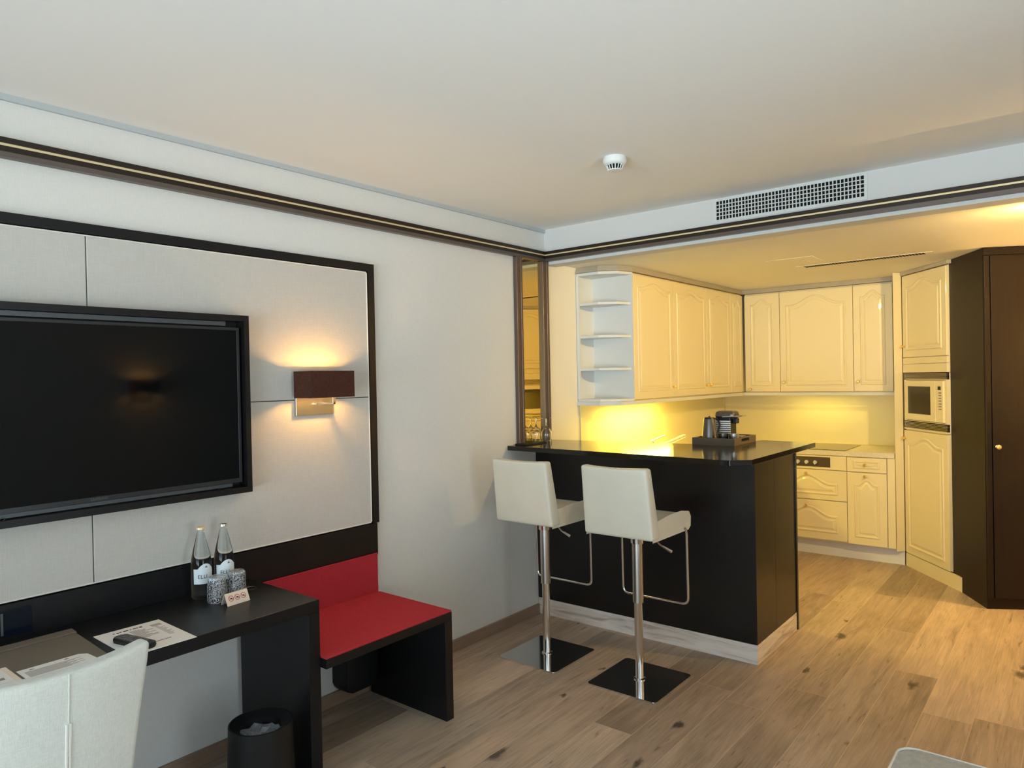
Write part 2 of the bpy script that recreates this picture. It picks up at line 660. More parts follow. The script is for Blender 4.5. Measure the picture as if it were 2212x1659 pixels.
def struct(o):
    o['kind'] = 'structure'
    return o


def text_mesh(name, body, size, m, parent, loc, rot, extrude=0.0004, align='CENTER', offset=0.0):
    cu = D.curves.new(name, 'FONT')
    cu.body = body
    cu.size = size
    cu.extrude = extrude
    cu.offset = offset
    cu.align_x = align
    cu.align_y = 'CENTER'
    to = D.objects.new(name + '_tmp', cu)
    COL.objects.link(to)
    bpy.context.view_layer.update()
    me = D.meshes.new_from_object(to.evaluated_get(bpy.context.evaluated_depsgraph_get()))
    D.objects.remove(to)
    me.materials.clear()
    me.materials.append(M[m])
    o = D.objects.new(name, me)
    COL.objects.link(o)
    o.parent = parent
    o.location = loc
    o.rotation_euler = rot
    return o


# ================================================================= SETTING
XR, YB, YK, ZC, ZK = 4.6, -2.6, 6.87, 2.54, 2.325
struct(bx('floor', 'floor', None, -0.1, XR + 0.1, YB - 0.1, YK + 0.1, -0.08, 0.0))
struct(bx('wall_left', 'wall', None, -0.12, 0.0, YB - 0.1, 3.87, 0.0, ZC))
struct(bx('wall_kitchen_left', 'kplaster', None, -0.12, 0.0, 3.87, YK + 0.1, 0.0, ZC))
VY0, VY1, VZ0, VZ1 = 0.55, 1.45, 0.06, 2.3
struct(bx('wall_right', 'wall', None, (XR, XR + 0.12, YB - 0.1, VY0, 0.0, ZC), (XR, XR + 0.12, VY1, YK + 0.1, 0.0, ZC),
          (XR, XR + 0.12, VY0, VY1, 0.0, VZ0), (XR, XR + 0.12, VY0, VY1, VZ1, ZC)))
win = D.objects.new('window_2', None)
COL.objects.link(win)
struct(win)
bx('window_frame', 'vent', win, (XR + 0.03, XR + 0.09, VY0, VY0 + 0.06, VZ0, VZ1), (XR + 0.03, XR + 0.09, VY1 - 0.06, VY1, VZ0, VZ1),
   (XR + 0.03, XR + 0.09, VY0, VY1, VZ0, VZ0 + 0.05), (XR + 0.03, XR + 0.09, VY0, VY1, VZ1 - 0.05, VZ1))
bx('pane', 'pane', win, XR + 0.058, XR + 0.062, VY0 + 0.05, VY1 - 0.05, VZ0 + 0.05, VZ1 - 0.05)
struct(bx('wall_kitchen_back', 'kplaster', None, 0.0, XR, YK, YK + 0.12, 0.0, ZC))
WX0, WX1, WZ0, WZ1 = 0.55, 4.45, 0.06, 2.3
struct(bx('wall_window_side', 'wall', None, (0.0, WX0, YB - 0.12, YB, 0, ZC), (WX1, XR, YB - 0.12, YB, 0, ZC),
          (WX0, WX1, YB - 0.12, YB, 0, WZ0), (WX0, WX1, YB - 0.12, YB, WZ1, ZC)))
win = thing('window_1', 'wide window behind the viewpoint', 'window', (0, 0, 0))
del win['label'], win['category']
struct(win)
cells = 3
fr = []
for i in range(cells + 1):
    xc = WX0 + (WX1 - WX0) * i / cells
    x0, x1 = max(WX0, xc - 0.035), min(WX1, xc + 0.035)
    fr.append((x0, x1, YB - 0.09, YB - 0.03, WZ0, WZ1))
fr += [(WX0, WX1, YB - 0.09, YB - 0.03, WZ0, WZ0 + 0.05), (WX0, WX1, YB - 0.09, YB - 0.03, WZ1 - 0.05, WZ1)]
bx('window_frame', 'vent', win, *fr)
bx('pane', 'pane', win, WX0 + 0.03, WX1 - 0.03, YB - 0.062, YB - 0.058, WZ0 + 0.05, WZ1 - 0.05)

struct(bx('ceiling', 'plaster', None, 0.0, XR, YB, 3.862, ZC, ZC + 0.1))
struct(bx('wall_bulkhead', 'bulkhead', None, 0.0, XR, 3.862, 3.98, 2.303, ZC + 0.1))
struct(bx('ceiling', 'kplaster', None, 0.0, XR, 3.98, YK, ZK, ZK + 0.1))

# skirting of the left wall and right wall
struct(bx('baseboard_left', 'skirt', None, 0.0, 0.014, YB, 3.715, 0.0, 0.065, bev=0.002))
struct(bx('baseboard_right', 'skirt', None, XR - 0.014, XR, YB, YK, 0.0, 0.065, bev=0.002))


struct(bx('wall_hall', 'kplaster', None, 3.35, 3.45, 3.985, 6.86, 0.0, ZK - 0.001))  # unseen partition put in to carry the added hall sconce


# bronze profile with gold line round the room
def profile(name, place):
    """place(h0,h1,d) -> box args, h above floor, d depth off the wall"""
    t = D.objects.new(name, None)
    COL.objects.link(t)
    struct(t)
    for nm, m, parts in (('dark_band', 'bronze', ((2.369, 2.388, 0.03), (2.340, 2.361, 0.022))),
                         ('gold_line', 'gold', ((2.361, 2.369, 0.025),)),
                         ('lower_lip', 'greylip', ((2.322, 2.340, 0.03),))):
        bx(nm, m, t, *[place(*p) for p in parts])
    return t


profile('trim_1', lambda a, b, d: (0.0, d, YB, 3.862 - 0.03, a, b))
profile('trim_2', lambda a, b, d: (0.0, XR, 3.862 - d, 3.862, a, b))

# strip along the left wall under the ceiling, its shadow-gap shade painted grey
struct(bx('trim_3', 'cornice', None, 0.0, 0.012, YB, 3.862, ZC - 0.022, ZC))

# vertical brown profiles with bronze mirror between them
for i, (a, b) in enumerate(((3.522, 3.582), (3.800, 3.866))):
    bmq = bmesh.new()
    box(bmq, 0.0, 0.03, a, b, 1.130, 2.322, bev=0.003)
    box(bmq, 0.0, 0.036, a + 0.034, b - 0.008, 1.130, 2.322, bev=0.003)
    o = obj('wall_profile', bmq, 'post')
    tag(o, ('brown metal upright on the left side of the mirror strip', 'brown metal upright on the right side of the mirror strip, at the kitchen wall')[i], 'trim', 'brown uprights framing the mirror strip')
tag(bx('mirror', 'mirror', None, 0.0, 0.008, 3.582, 3.800, 1.130, 2.322), 'tall narrow bronze-tinted mirror between two brown uprights above the bar', 'mirror')

# ================================================================= KITCHEN


def arch_outline(w, z0, z1, inset, amp, n=20):
    pts = [(-w / 2 + inset, z0 + inset), (w / 2 - inset, z0 + inset)]
    hw = w / 2 - inset
    for k in range(n + 1):
        t = 1 - 2 * k / n
        a = amp * (0.5 + 0.5 * math.cos(PI * abs(t) / 0.82)) if abs(t) < 0.82 else 0
        pts.append((hw * t, z1 - amp - inset + a))
    return pts


def moulded_panel(bm, xc, w, z0, z1, amp, y, sgn=-1):
    """raised cathedral moulding on a door front lying in the plane y; faces -y"""
    rings = []
    for inset, h in ((0, 0.0005), (0.006, 0.0065), (0.013, 0.0065), (0.021, 0.0008), (0.030, 0.0008), (0.044, 0.006)):
        rings.append([bm.verts.new((xc + p[0], y + sgn * h, p[1])) for p in arch_outline(w, z0, z1, inset, amp)])
    n = len(rings[0])
    for a, b in zip(rings, rings[1:]):
        for i in range(n):
            bm.faces.new((a[i], a[(i + 1) % n], b[(i + 1) % n], b[i]))
    bm.faces.new(rings[-1])


def door(parent, x0, x1, z0, z1, knob=None, amp=0.05, margin=0.055, name='door', panel=True, y=0.0, mz=None):
    """front panel in local coords: front plane at y=-0.02.., knob at (x,z)"""
    bm = bmesh.new()
    g = 0.002
    box(bm, x0 + g, x1 - g, y - 0.019, y, z0 + g, z1 - g, bev=0.0025)
    if panel:
        mzz = mz or margin
        moulded_panel(bm, (x0 + x1) / 2, (x1 - x0) - 2 * margin, z0 + mzz, z1 - mzz * 0.8, amp, y - 0.019)
    d = obj(name, bm, 'white', parent)
    if knob:
        bm = bmesh.new()
        lathe(bm, [(0.0, 0.030), (0.009, 0.029), (0.0135, 0.024), (0.0135, 0.018), (0.006, 0.012), (0.0055, 0.005), (0.010, 0.002), (0.010, 0.0)], n=20)
        bmesh.ops.rotate(bm, verts=bm.verts, matrix=Matrix.Rotation(PI / 2, 3, 'X'))
        bmesh.ops.translate(bm, verts=bm.verts, vec=(knob[0], y - 0.0195, knob[1]))
        obj('knob', bm, 'brass', d, smooth=True)
    return d


UZ0, UZ1 = 1.372, 2.283
# ---- left run of wall cupboards (facing +x), local x = world y
RZL = PI / 2
LX = 0.32  # carcass depth; front plane of the doors at 0.34


def left_cab(y0, y1, doors, label):
    t = thing('wall_cupboard', label, 'cupboard', (LX, y0, UZ0), RZL, 'wall cupboards on the left kitchen wall')
    w = y1 - y0
    bx('carcass', 'white', t, 0.0015, w - 0.0015, 0.0, LX - 0.002, 0.0, UZ1 - UZ0)
    for (a, b, k) in doors:
        door(t, a, b, 0.006, UZ1 - UZ0 - 0.01, knob=k, amp=0.042)
    return t


left_cab(4.45, 5.078, [(0, 0.628, (0.600, 0.088))], 'cream wall cupboard with an arched door, right beside the open corner shelves')
left_cab(5.078, 5.70, [(0, 0.622, (0.590, 0.088))], 'second arched-door wall cupboard from the open shelves, its knob at lower right')
left_cab(5.70, 6.215, [(0, 0.515, (0.035, 0.088))], 'third arched-door wall cupboard from the open shelves, its knob at lower left')
left_cab(6.215, 6.515, [(0, 0.290, None)], 'narrow knobless wall cupboard wedged in the inner kitchen corner')

# open end shelves
t = thing('open_shelf_unit', 'white open end shelves with a faceted front at the left end of the wall cupboards', 'shelf', (0, 0, UZ0))
PG = [(0.004, 4.448), (0.004, 4.236), (0.185, 4.236), (0.300, 4.315), (0.338, 4.448)]


def shr(p, d):
    return [(max(q[0] - d, 0.004) if q[0] > 0.01 else q[0], q[1] + (d if q[1] < 4.4 else 0)) for q in p]


for k, z in enumerate((0.228, 0.458, 0.690)):
    mk('shelf', 'shelfwhite', t, lambda bm: prism(bm, shr(PG, 0.012), z - 0.009, z + 0.009, bev=0.002))
mk('bottom_panel', 'shelfwhite', t, lambda bm: prism(bm, PG, 0.0, 0.018, bev=0.002))
mk('top_panel', 'shelfwhite', t, lambda bm: prism(bm, PG, UZ1 - UZ0 - 0.02, UZ1 - UZ0, bev=0.002))
bx('side_panel', 'shelfwhite', t, 0.004, 0.338, 4.438, 4.448, 0.018, UZ1 - UZ0 - 0.02)
bx('back_panel', 'shelfwhite', t, 0.002, 0.012, 4.236, 4.438, 0.018, UZ1 - UZ0 - 0.02)
bx('front_stile', 'shelfwhite', t, 0.004, 0.022, 4.230, 4.248, 0.018, UZ1 - UZ0 - 0.02)


# cornice and light rail round both runs
def offset_strip(bm, path, z0, z1, d0, d1, thick=0.02):
    """path in world xy; outward offset d0 at z0 and d1 at z1"""
    def offs(d):
        out = []
        n = len(path)
        for i in range(n):
            p = Vector(path[i])
            ds = []
            if i > 0:
                ds.append((p - Vector(path[i - 1])).normalized())
            if i < n - 1:
                ds.append((Vector(path[i + 1]) - p).normalized())
            ns = [Vector((q.y, -q.x)) for q in ds]
            a = sum(ns, Vector((0, 0))).normalized()
            sc = 1 / max(0.4, a.dot(ns[0]))
            out.append(p + a * d * sc)
        return out
    A, B = offs(d0), offs(d1)
    A2, B2 = offs(d0 - thick), offs(d1 - thick)
    rows = [[bm.verts.new((p.x, p.y, z)) for p in q] for q, z in ((A, z0), (B, z1), (B2, z1), (A2, z0))]
    n = len(path)
    for i in range(n - 1):
        for r in range(4):
            a, b = rows[r], rows[(r + 1) % 4]
            bm.faces.new((a[i], a[i + 1], b[i + 1], b[i]))
    for i in (0, n - 1):
        bm.faces.new([rows[r][i] for r in range(4)])


run = [(0.0, 4.226), (0.188, 4.226), (0.306, 4.308), (0.345, 4.448), (0.345, 6.497), (1.60, 6.497)]
tag(mk('cornice', 'crown', None, lambda bm: offset_strip(bm, run, UZ1 + 0.001, ZK - 0.001, 0.004, -0.014)), 'long angled cornice closing the gap between wall cupboards and kitchen ceiling', 'cornice')
tag(mk('light_rail', 'shelfwhite', None, lambda bm: offset_strip(bm, run, UZ0 - 0.026, UZ0 - 0.001, 0.002, 0.006, 0.03)), 'slim white rail running under the wall cupboards on both kitchen walls', 'trim')

# ---- back run of wall cupboards (facing -y)
BY = 6.535
bd = [(0.352, 0.674, (0.404, 1.402), 'narrow arched-door wall cupboard on the back wall, touching the inner corner'),
      (0.674, 1.288, (0.712, 1.462), 'wide arched-door wall cupboard above the hob'),
      (1.288, 1.592, (1.325, 1.462), 'narrow arched-door wall cupboard on the back wall beside the tall oven housing')]
for x0, x1, k, lb in bd:
    t = thing('wall_cupboard', lb, 'cupboard', (x0, BY, UZ0), 0, 'wall cupboards on the kitchen back wall')
    bx('carcass', 'white', t, 0.0015, x1 - x0 - 0.0015, 0.0, YK - BY - 0.002, 0.0, UZ1 - UZ0)
    door(t, 0, x1 - x0, 0.006, UZ1 - UZ0 - 0.01, knob=(k[0] - x0, k[1] - UZ0), amp=0.075 if x1 - x0 > 0.5 else 0.05)
t = thing('filler_panel', 'tall narrow cream panel between the back wall cupboards and the oven housing', 'panel', (0, 0, 0))
mk('front_strip', 'white', t, lambda bm: prism(bm, [(1.600, 6.50), (1.640, 6.50), (1.640, YK - 0.002), (1.600, YK - 0.002)], 0.934, ZK - 0.002))
mk('side_strip', 'white', t, lambda bm: prism(bm, [(1.642, 6.27), (1.690, 6.325), (1.690, 6.60), (1.642, 6.60)], 0.112, ZK - 0.002))

# ---- lower units on the back wall
CT = 0.893
t = thing('oven_drawer_unit', 'cream base unit with hob control strip and two deep arched drawers', 'cabinet', (0.665, 6.27, 0.0), 0)
w = 1.285 - 0.665
bx('carcass', 'white', t, 0, w - 0.001, 0.0, 0.58, 0.13, CT - 0.041)
p = bx('control_panel', 'white', t, 0.0015, w - 0.0015, -0.019, 0, 0.732, CT - 0.045, bev=0.002)
s = bx('control_strip', 'ovenstrip', p, 0.20, 0.493, -0.022, -0.0185, 0.752, 0.835)
for xk in (0.235, 0.305, 0.375, ):
    bm = bmesh.new()
    lathe(bm, [(0.016, 0.0), (0.014, 0.016), (0.0, 0.017)], n=16)
    box(bm, -0.004, 0.004, -0.017, 0.017, 0.012, 0.022)
    bmesh.ops.rotate(bm, verts=bm.verts, matrix=Matrix.Rotation(PI / 2, 3, 'X'))
    bmesh.ops.translate(bm, verts=bm.verts, vec=(xk, -0.022, 0.790))
    obj('control_knob', bm, 'shelfwhite', p, smooth=True)
door(t, 0, w, 0.474, 0.728, knob=(0.300, 0.694), amp=0.075, margin=0.07, name='drawer', mz=0.045)
door(t, 0, w, 0.142, 0.472, knob=(0.300, 0.425), amp=0.075, margin=0.07, name='drawer', mz=0.06)
t = thing('base_cabinet', 'cream base unit with a small top drawer over an arched door, beside the tall housing', 'cabinet', (1.285, 6.27, 0.0), 0)
bx('carcass', 'white', t, 0.001, 0.296, 0.0, 0.58, 0.13, CT - 0.041)
door(t, 0, 0.297, 0.728, CT - 0.045, knob=(0.14, 0.789), amp=0.0, margin=0.05, name='drawer', mz=0.028)
door(t, 0, 0.297, 0.134, 0.724, knob=(0.14, 0.696), amp=0.045, margin=0.055, name='door', mz=0.06)
bx('filler_strip', 'white', t, 0.299, 0.354, -0.012, 0.58, 0.134, CT - 0.041, bev=0.002)
tag(mk('plinth', 'plinth', None, lambda bm: prism(bm, [(0.665, 6.325), (1.688, 6.325), (1.688, 6.34), (0.665, 6.34)], 0.0, 0.128)), 'white kick board under the base units of the kitchen back wall', 'plinth')

# worktop: L shape along left and back walls
tag(mk('worktop', 'counter', None, lambda bm: prism(bm, [(0.002, 4.42), (0.60, 4.42), (0.60, 6.245), (1.638, 6.245), (1.638, YK - 0.002), (0.002, YK - 0.002)], CT - 0.04, CT, bev=0.002)), 'beige L-shaped kitchen worktop holding the hob, lower than the bar', 'worktop')
tag(bx('ceramic_hob', 'hob', None, 0.70, 1.272, 6.275, 6.80, CT, CT + 0.005, bev=0.001), 'dark flat ceramic hob set in the beige worktop', 'hob')
# left base units (mostly hidden behind the bar)
t = thing('sink_cabinet', 'cream base unit run below the sink side worktop, behind the bar', 'cabinet', (0.58, 4.42, 0.0), RZL)
bx('carcass', 'white', t, 0.0, 1.84, 0.0, 0.575, 0.10, CT - 0.041)
bx('kick_board', 'plinth', t, 0.0, 1.84, 0.04, 0.06, 0.0, 0.10)
for k in range(3):
    door(t, k * 0.6 + 0.02, k * 0.6 + 0.62, 0.134, CT - 0.05, knob=(k * 0.6 + 0.07, 0.80), amp=0.05)

# splashbacks
tag(bx('splashback', 'backsplash', None, 0.001, 0.008, 4.252, YK - 0.010, CT + 0.001, UZ0 - 0.001), 'glossy cream splashback panel on the left kitchen wall, brightly lit', 'splashback', 'kitchen splashback panels')
tag(bx('splashback', 'backsplash', None, 0.009, 1.598, YK - 0.008, YK - 0.001, CT + 0.001, UZ0 - 0.001), 'cream splashback panel behind the hob on the back wall', 'splashback', 'kitchen splashback panels')
# faucet
t = thing('kitchen_tap', 'bright single-lever sink tap showing just above the back edge of the bar', 'tap', (0.20, 4.95, CT))
mk('tap_body', 'chrome', t, lambda bm: lathe(bm, [(0.028, 0), (0.026, 0.01), (0.021, 0.02), (0.021, 0.13), (0.018, 0.14), (0.0, 0.142)], n=20), smooth=True)
mk('spout', 'tapmetal', t, lambda bm: tube(bm, [(0.01, 0.02, 0.105), (0.05, 0.14, 0.115), (0.09, 0.36, 0.160), (0.092, 0.385, 0.160)], [0.016, 0.016, 0.015, 0.014]), smooth=True)
mk('lever', 'tapmetal', t, lambda bm: tube(bm, [(0.0, -0.02, 0.142), (0.02, 0.05, 0.160), (0.045, 0.135, 0.182)], [0.012, 0.010, 0.008]), smooth=True)

# under-cupboard strip lights
t = thing('under_cabinet_light', 'lit strip light under the left wall cupboards', 'lamp', (0.17, 4.94, UZ0 - 0.002))
bx('housing', 'shelfwhite', t, -0.03, 0.03, -0.41, 0.41, -0.018, 0.0)
bx('diffuser', 'lens', t, -0.025, 0.025, -0.40, 0.40, -0.0205, -0.018)
lamp('strip_lamp', 'AREA', (0, 0, -0.030), P_UNDER, YELLOW, rot=(0, math.radians(-6), 0), parent=t, shape='RECTANGLE', size=0.05, size_y=0.78)
t = thing('under_cabinet_light', 'slim strip light under the wide wall cupboard above the hob', 'lamp', (0.98, 6.66, UZ0 - 0.002))
bx('housing', 'shelfwhite', t, -0.28, 0.28, -0.03, 0.03, -0.018, 0.0)
bx('diffuser', 'lens', t, -0.27, 0.27, -0.025, 0.025, -0.0205, -0.018)
lamp('strip_lamp', 'AREA', (0, 0, -0.024), P_UNDER2, YELLOW, parent=t, shape='RECTANGLE', size=0.5, size_y=0.05)

# ---- tall oven housing, facing into the room at an angle
A0 = Vector((1.695, 6.325))
TU = Vector((0.6177, -0.7864))
RT_ = math.atan2(TU.y, TU.x)
t = thing('tall_oven_housing', 'tall cream kitchen housing with arched doors above and below the microwave', 'cabinet', (A0.x, A0.y, 0), RT_)
TW = 0.60
bx('carcass', 'white', t, 0.0, TW - 0.02, 0.02, 0.50, 0.105, 1.085)
bx('carcass_top', 'white', t, 0.0, TW - 0.02, 0.02, 0.50, 1.53, ZK - 0.03)
door(t, -0.002, TW - 0.02, 1.648, 2.292, knob=(0.022, 1.735), amp=0.05, y=0.02)
bx('blank_panel', 'white', t, -0.002, TW - 0.02, 0.001, 0.02, 1.598, 1.646, bev=0.002)
bx('blank_panel', 'white', t, -0.002, TW - 0.02, 0.001, 0.02, 1.53, 1.596, bev=0.002)
door(t, -0.002, TW - 0.02, 0.105, 1.080, knob=(0.022, 1.015), amp=0.055, y=0.02)
bx('cornice', 'crown', t, -0.03, TW + 0.02, -0.012, 0.02, 2.296, ZK - 0.001, bev=0.003)
kb = thing('plinth', 'cream kick board under the tall oven housing, running up to the dark wardrobe', 'plinth', (A0.x, A0.y, 0), RT_)
bx('board', 'white', kb, 0.0, 0.715, 0.001, 0.015, 0.0, 0.102)
m = thing('microwave', 'built-in cream microwave with dark window and slatted vents above and below', 'microwave', (A0.x, A0.y, 0), RT_)
bx('body', 'white', m, 0.010, TW - 0.022, 0.018, 0.42, 1.088, 1.527)
bx('surround', 'white', m, (0.014, 0.044, 0.0, 0.018, 1.155, 1.475), (0.552, TW - 0.022, 0.0, 0.018, 1.155, 1.475), (0.044, 0.552, 0.0, 0.018, 1.155, 1.160))
mwd = bx('microwave_door', 'white', m, 0.048, 0.455, -0.012, 0.018, 1.165, 1.468, bev=0.004)
bx('door_window', 'mwglass', mwd, 0.092, 0.392, -0.0135, -0.0115, 1.215, 1.425)
cp = bx('keypad', 'white', m, 0.458, 0.550, -0.012, 0.018, 1.165, 1.468, bev=0.004)
bx('display', 'plastic', cp, 0.488, 0.522, -0.0135, -0.0115, 1.402, 1.428)
bx('button_rows', 'ink', cp, *[(0.497 + c * 0.012, 0.505 + c * 0.012, -0.0135, -0.0118, 1.378 - r * 0.020, 1.385 - r * 0.020) for r in range(7) for c in range(3)])
for nm, z0, z1 in (('upper_vent', 1.480, 1.527), ('lower_vent', 1.100, 1.152)):
    v = bx(nm, 'void', m, 0.016, TW - 0.022, 0.010, 0.018, z0, z1)
    n = 5
    h = (z1 - z0) / n
    bx('vent_slats', 'steel', v, *[(0.016, TW - 0.022, -0.001, 0.010, z0 + (i + 0.1) * h, z0 + (i + 0.55) * h) for i in range(n)])
bx('trim_strip', 'white', m, 0.012, TW - 0.022, -0.002, 0.018, 1.088, 1.099)

# ---- dark wardrobe
P0 = A0 + TU * 0.583 + Vector((0.0, 0.0))
NRM = Vector((-0.7864, -0.6177))
P0 = P0 - NRM * 0.024
C1 = Vector((2.312, 5.458))
E1 = Vector((0.86, 0.51)).normalized()
D1 = C1 + E1 * 0.62
IN = Vector((-E1.y, E1.x))
poly = [P0, C1, D1, D1 + IN * 0.55, P0 - NRM * 0.5 + TU * 0.012]
t = thing('wardrobe', 'tall dark-brown wardrobe with one full-height door and brass knob at the right edge of view', 'wardrobe', (C1.x, C1.y, 0), math.atan2(E1.y, E1.x))
inv = Matrix.Rotation(-math.atan2(E1.y, E1.x), 2)
lp = [inv @ (p - C1) for p in poly]
mk('body', 'ward', t, lambda bm: prism(bm, [(p.x, p.y) for p in lp], 0.104, ZK - 0.001))
# set-back foot so the kick board of the housing passes in front of it
q0 = inv @ (A0 + TU * 0.722 - NRM * 0.002 - C1)
mk('plinth', 'ward', t, lambda bm: prism(bm, [(q0.x, q0.y), (0.0, 0.0), (0.62, 0.0), (0.62, 0.4), (q0.x + 0.05, q0.y + 0.3)], 0.0, 0.104))
bm = bmesh.new()
box(bm, 0.038, 0.60, -0.020, 0.0, 0.075, 2.272, bev=0.0015)
dd = obj('door', bm, 'ward', t)
bx('corner_stile', 'ward', t, 0.002, 0.033, -0.018, -0.0005, 0.075, 2.272, bev=0.0015)
bx('top_rail', 'ward', t, 0.0, 0.62, -0.022, -0.0005, 2.276, ZK - 0.002, bev=0.0015)
bm = bmesh.new()
lathe(bm, [(0.0, 0.032), (0.010, 0.031), (0.015, 0.026), (0.015, 0.019), (0.007, 0.013), (0.006, 0.005), (0.011, 0.002), (0.011, 0.0)], n=24)
bmesh.ops.rotate(bm, verts=bm.verts, matrix=Matrix.Rotation(PI / 2, 3, 'X'))
bmesh.ops.translate(bm, verts=bm.verts, vec=(0.062, -0.0205, 1.048))
obj('knob', bm, 'brass', dd, smooth=True)

# ---- kitchen ceiling details
t = thing('slot_diffuser', 'long thin slotted air diffuser in the kitchen ceiling', 'vent', (1.222, 5.428, ZK), math.atan2(-0.025, 0.778))
bx('frame', 'kplaster', t, -0.05, 0.83, -0.045, 0.055, -0.0015, 0.0)
bx('slots', 'void', t, *[(0.0 + i * 0.0195, 0.0145 + i * 0.0195, -0.030, 0.040, -0.0025, -0.0014) for i in range(40)])
t = tag(bx('access_panel', 'kplaster', None, 1.10, 1.41, 4.955, 5.25, ZK - 0.0015, ZK, bev=0.0006), 'faint square access panel flush in the kitchen ceiling', 'panel')

# hall downlights, right of the frame; the second is added to brighten the cupboards
for q, (x, y, lb) in enumerate(((2.98, 5.50, 'recessed downlight in front of the wardrobe'), (2.80, 4.16, 'added recessed downlight, unseen in the hall, aimed at the kitchen cupboards'))):
    t = thing('downlight', lb, 'lamp', (x, y, ZK), 0, 'recessed hall downlights')
    mk('trim_ring', 'chrome', t, lambda bm: lathe(bm, [(0.045, -0.004), (0.045, 0.0), (0.032, 0.0), (0.032, -0.004)], n=24, cap0=False, cap1=False), smooth=True)
    mk('lens', 'lens', t, lambda bm: lathe(bm, [(0.0, -0.002), (0.032, -0.002)], n=24, cap1=False))
    aim = (Vector((2.75, 5.3, 0.0)), Vector((0.5, 5.5, 1.25)))[q] - Vector((x, y, ZK))
    lamp('downlight_lamp', 'SPOT', (0, 0, -0.012), P_HALL[q], C_HALL[q], rot=aim.to_track_quat('-Z', 'Y').to_euler(), parent=t, spot_size=math.radians((150, 115)[q]), spot_blend=0.8, shadow_soft_size=0.03)

# ================================================================= BAR
BXR = 1.452
t = thing('bar_counter', 'black bar counter with glossy top and whitewashed plinth dividing room and kitchen', 'bar', (0, 3.72, 0))
bx('front_body', 'barblack', t, 0.002, BXR, 0.0, 0.30, 0.106, 1.097)
mk('side_body', 'barblack', t, lambda bm: box(bm, 0.95, BXR, 0.302, 0.655, 0.106, 1.097))
bx('plinth', 'whitewash', t, (0.002, BXR, 0.0, 0.30, 0.0, 0.104), (0.95, BXR - 0.0001, 0.30, 0.655, 0.0, 0.104))
bx('end_panel', 'barblack', t, 0.95, BXR + 0.006, 0.657, 0.680, 0.0, 1.097)
TOPP = [(0.002, 3.428), (0.55, 3.405), (1.468, 3.350), (1.548, 3.425), (1.556, 4.448), (1.228, 4.470), (1.205, 4.36), (0.93, 4.035), (0.002, 3.925)]
mk('bar_top', 'gloss', t, lambda bm: prism(bm, [(p[0], p[1] - 3.72) for p in TOPP], 1.099, 1.127, bev=0.002))

# wine glass tray and glasses
BT = 1.1272
tag(mk('serving_tray', 'matteblack', None, lambda bm: prism(bm, rrect(0.012, 0.112, 3.485, 3.706, 0.012), BT, BT + 0.008, bev=0.002)), 'thin black tray at the left end of the bar, under one of the wine glasses', 'tray')
wz = BT + 0.0065
wine_prof = [(0.029, 0.0), (0.0335, 0.035), (0.036, 0.06), (0.034, 0.085), (0.024, 0.108), (0.010, 0.121), (0.0042, 0.128), (0.0036, 0.16), (0.0042, 0.188), (0.010, 0.192), (0.033, 0.1955), (0.033, 0.1975), (0.0, 0.1985)]
inner = [(0.0, 0.118), (0.020, 0.105), (0.0325, 0.084), (0.0345, 0.06), (0.032, 0.035), (0.0278, 0.0)]
wg = None
for i, (x, y, z0, lb) in enumerate(((0.072, 3.748, BT, 'upside-down wine glass in front of the right brown upright, standing directly on the bar'),
                                    (0.054, 3.660, BT + 0.0085, 'upside-down wine glass on the thin black tray, before the mirror strip'))):
    bm = bmesh.new()
    lathe(bm, inner + wine_prof, n=28)
    o = obj('wine_glass', bm, 'glass', None, smooth=True)
    o.location = (x, y, z0)
    o.scale = (1, 1, 0.81)
    tag(o, lb, 'glass', 'upside-down wine glasses on the bar')

# coffee tray
TRC = Vector((1.085, 4.18))
t = thing('wooden_tray', 'square taupe tray on the bar holding the kettle, coffee machine and cups', 'tray', (0.965, 4.018, BT), 0.0)
tw, td, th = 0.262, 0.345, 0.042
mk('tray_sides', 'tray', t, lambda bm: (box(bm, 0, tw, 0, 0.012, 0, th), box(bm, 0, tw, td - 0.012, td, 0, th), box(bm, 0, 0.012, 0.012, td - 0.012, 0, th),
                                         box(bm, tw - 0.012, tw, 0.012, td - 0.012, 0, 0.016), box(bm, tw - 0.012, tw, 0.012, 0.11, 0.016, th), box(bm, tw - 0.012, tw, 0.235, td - 0.012, 0.016, th), box(bm, tw - 0.012, tw, 0.11, 0.235, 0.034, th)))
bx('tray_base', 'matteblack', t, 0.012, tw - 0.012, 0.012, td - 0.012, 0.002, 0.008)
tb = BT + 0.0085
# kettle
t = thing('electric_kettle', 'dark steel tapered kettle standing at the left of the taupe tray', 'kettle', (1.026, 4.135, tb))
mk('kettle_body', 'darksteel', t, lambda bm: lathe(bm, [(0.047, 0), (0.049, 0.006), (0.047, 0.03), (0.040, 0.09), (0.034, 0.138), (0.033, 0.142), (0.0, 0.143)], n=32), smooth=True)
mk('lid', 'plastic', t, lambda bm: lathe(bm, [(0.031, 0.1432), (0.028, 0.150), (0.006, 0.151), (0.005, 0.158), (0.0, 0.159)], n=24), smooth=True)
mk('handle', 'plastic', t, lambda bm: tube(bm, smooth_path([(0.018, 0.022, 0.140), (0.030, 0.052, 0.142), (0.040, 0.064, 0.10), (0.028, 0.040, 0.045)], 0.012), 0.0055), smooth=True)
# coffee machine
t = thing('coffee_machine', 'compact capsule coffee machine with ribbed metal sides on the taupe tray', 'coffee machine', (1.088, 4.258, tb), 0.0)
bm = bmesh.new()
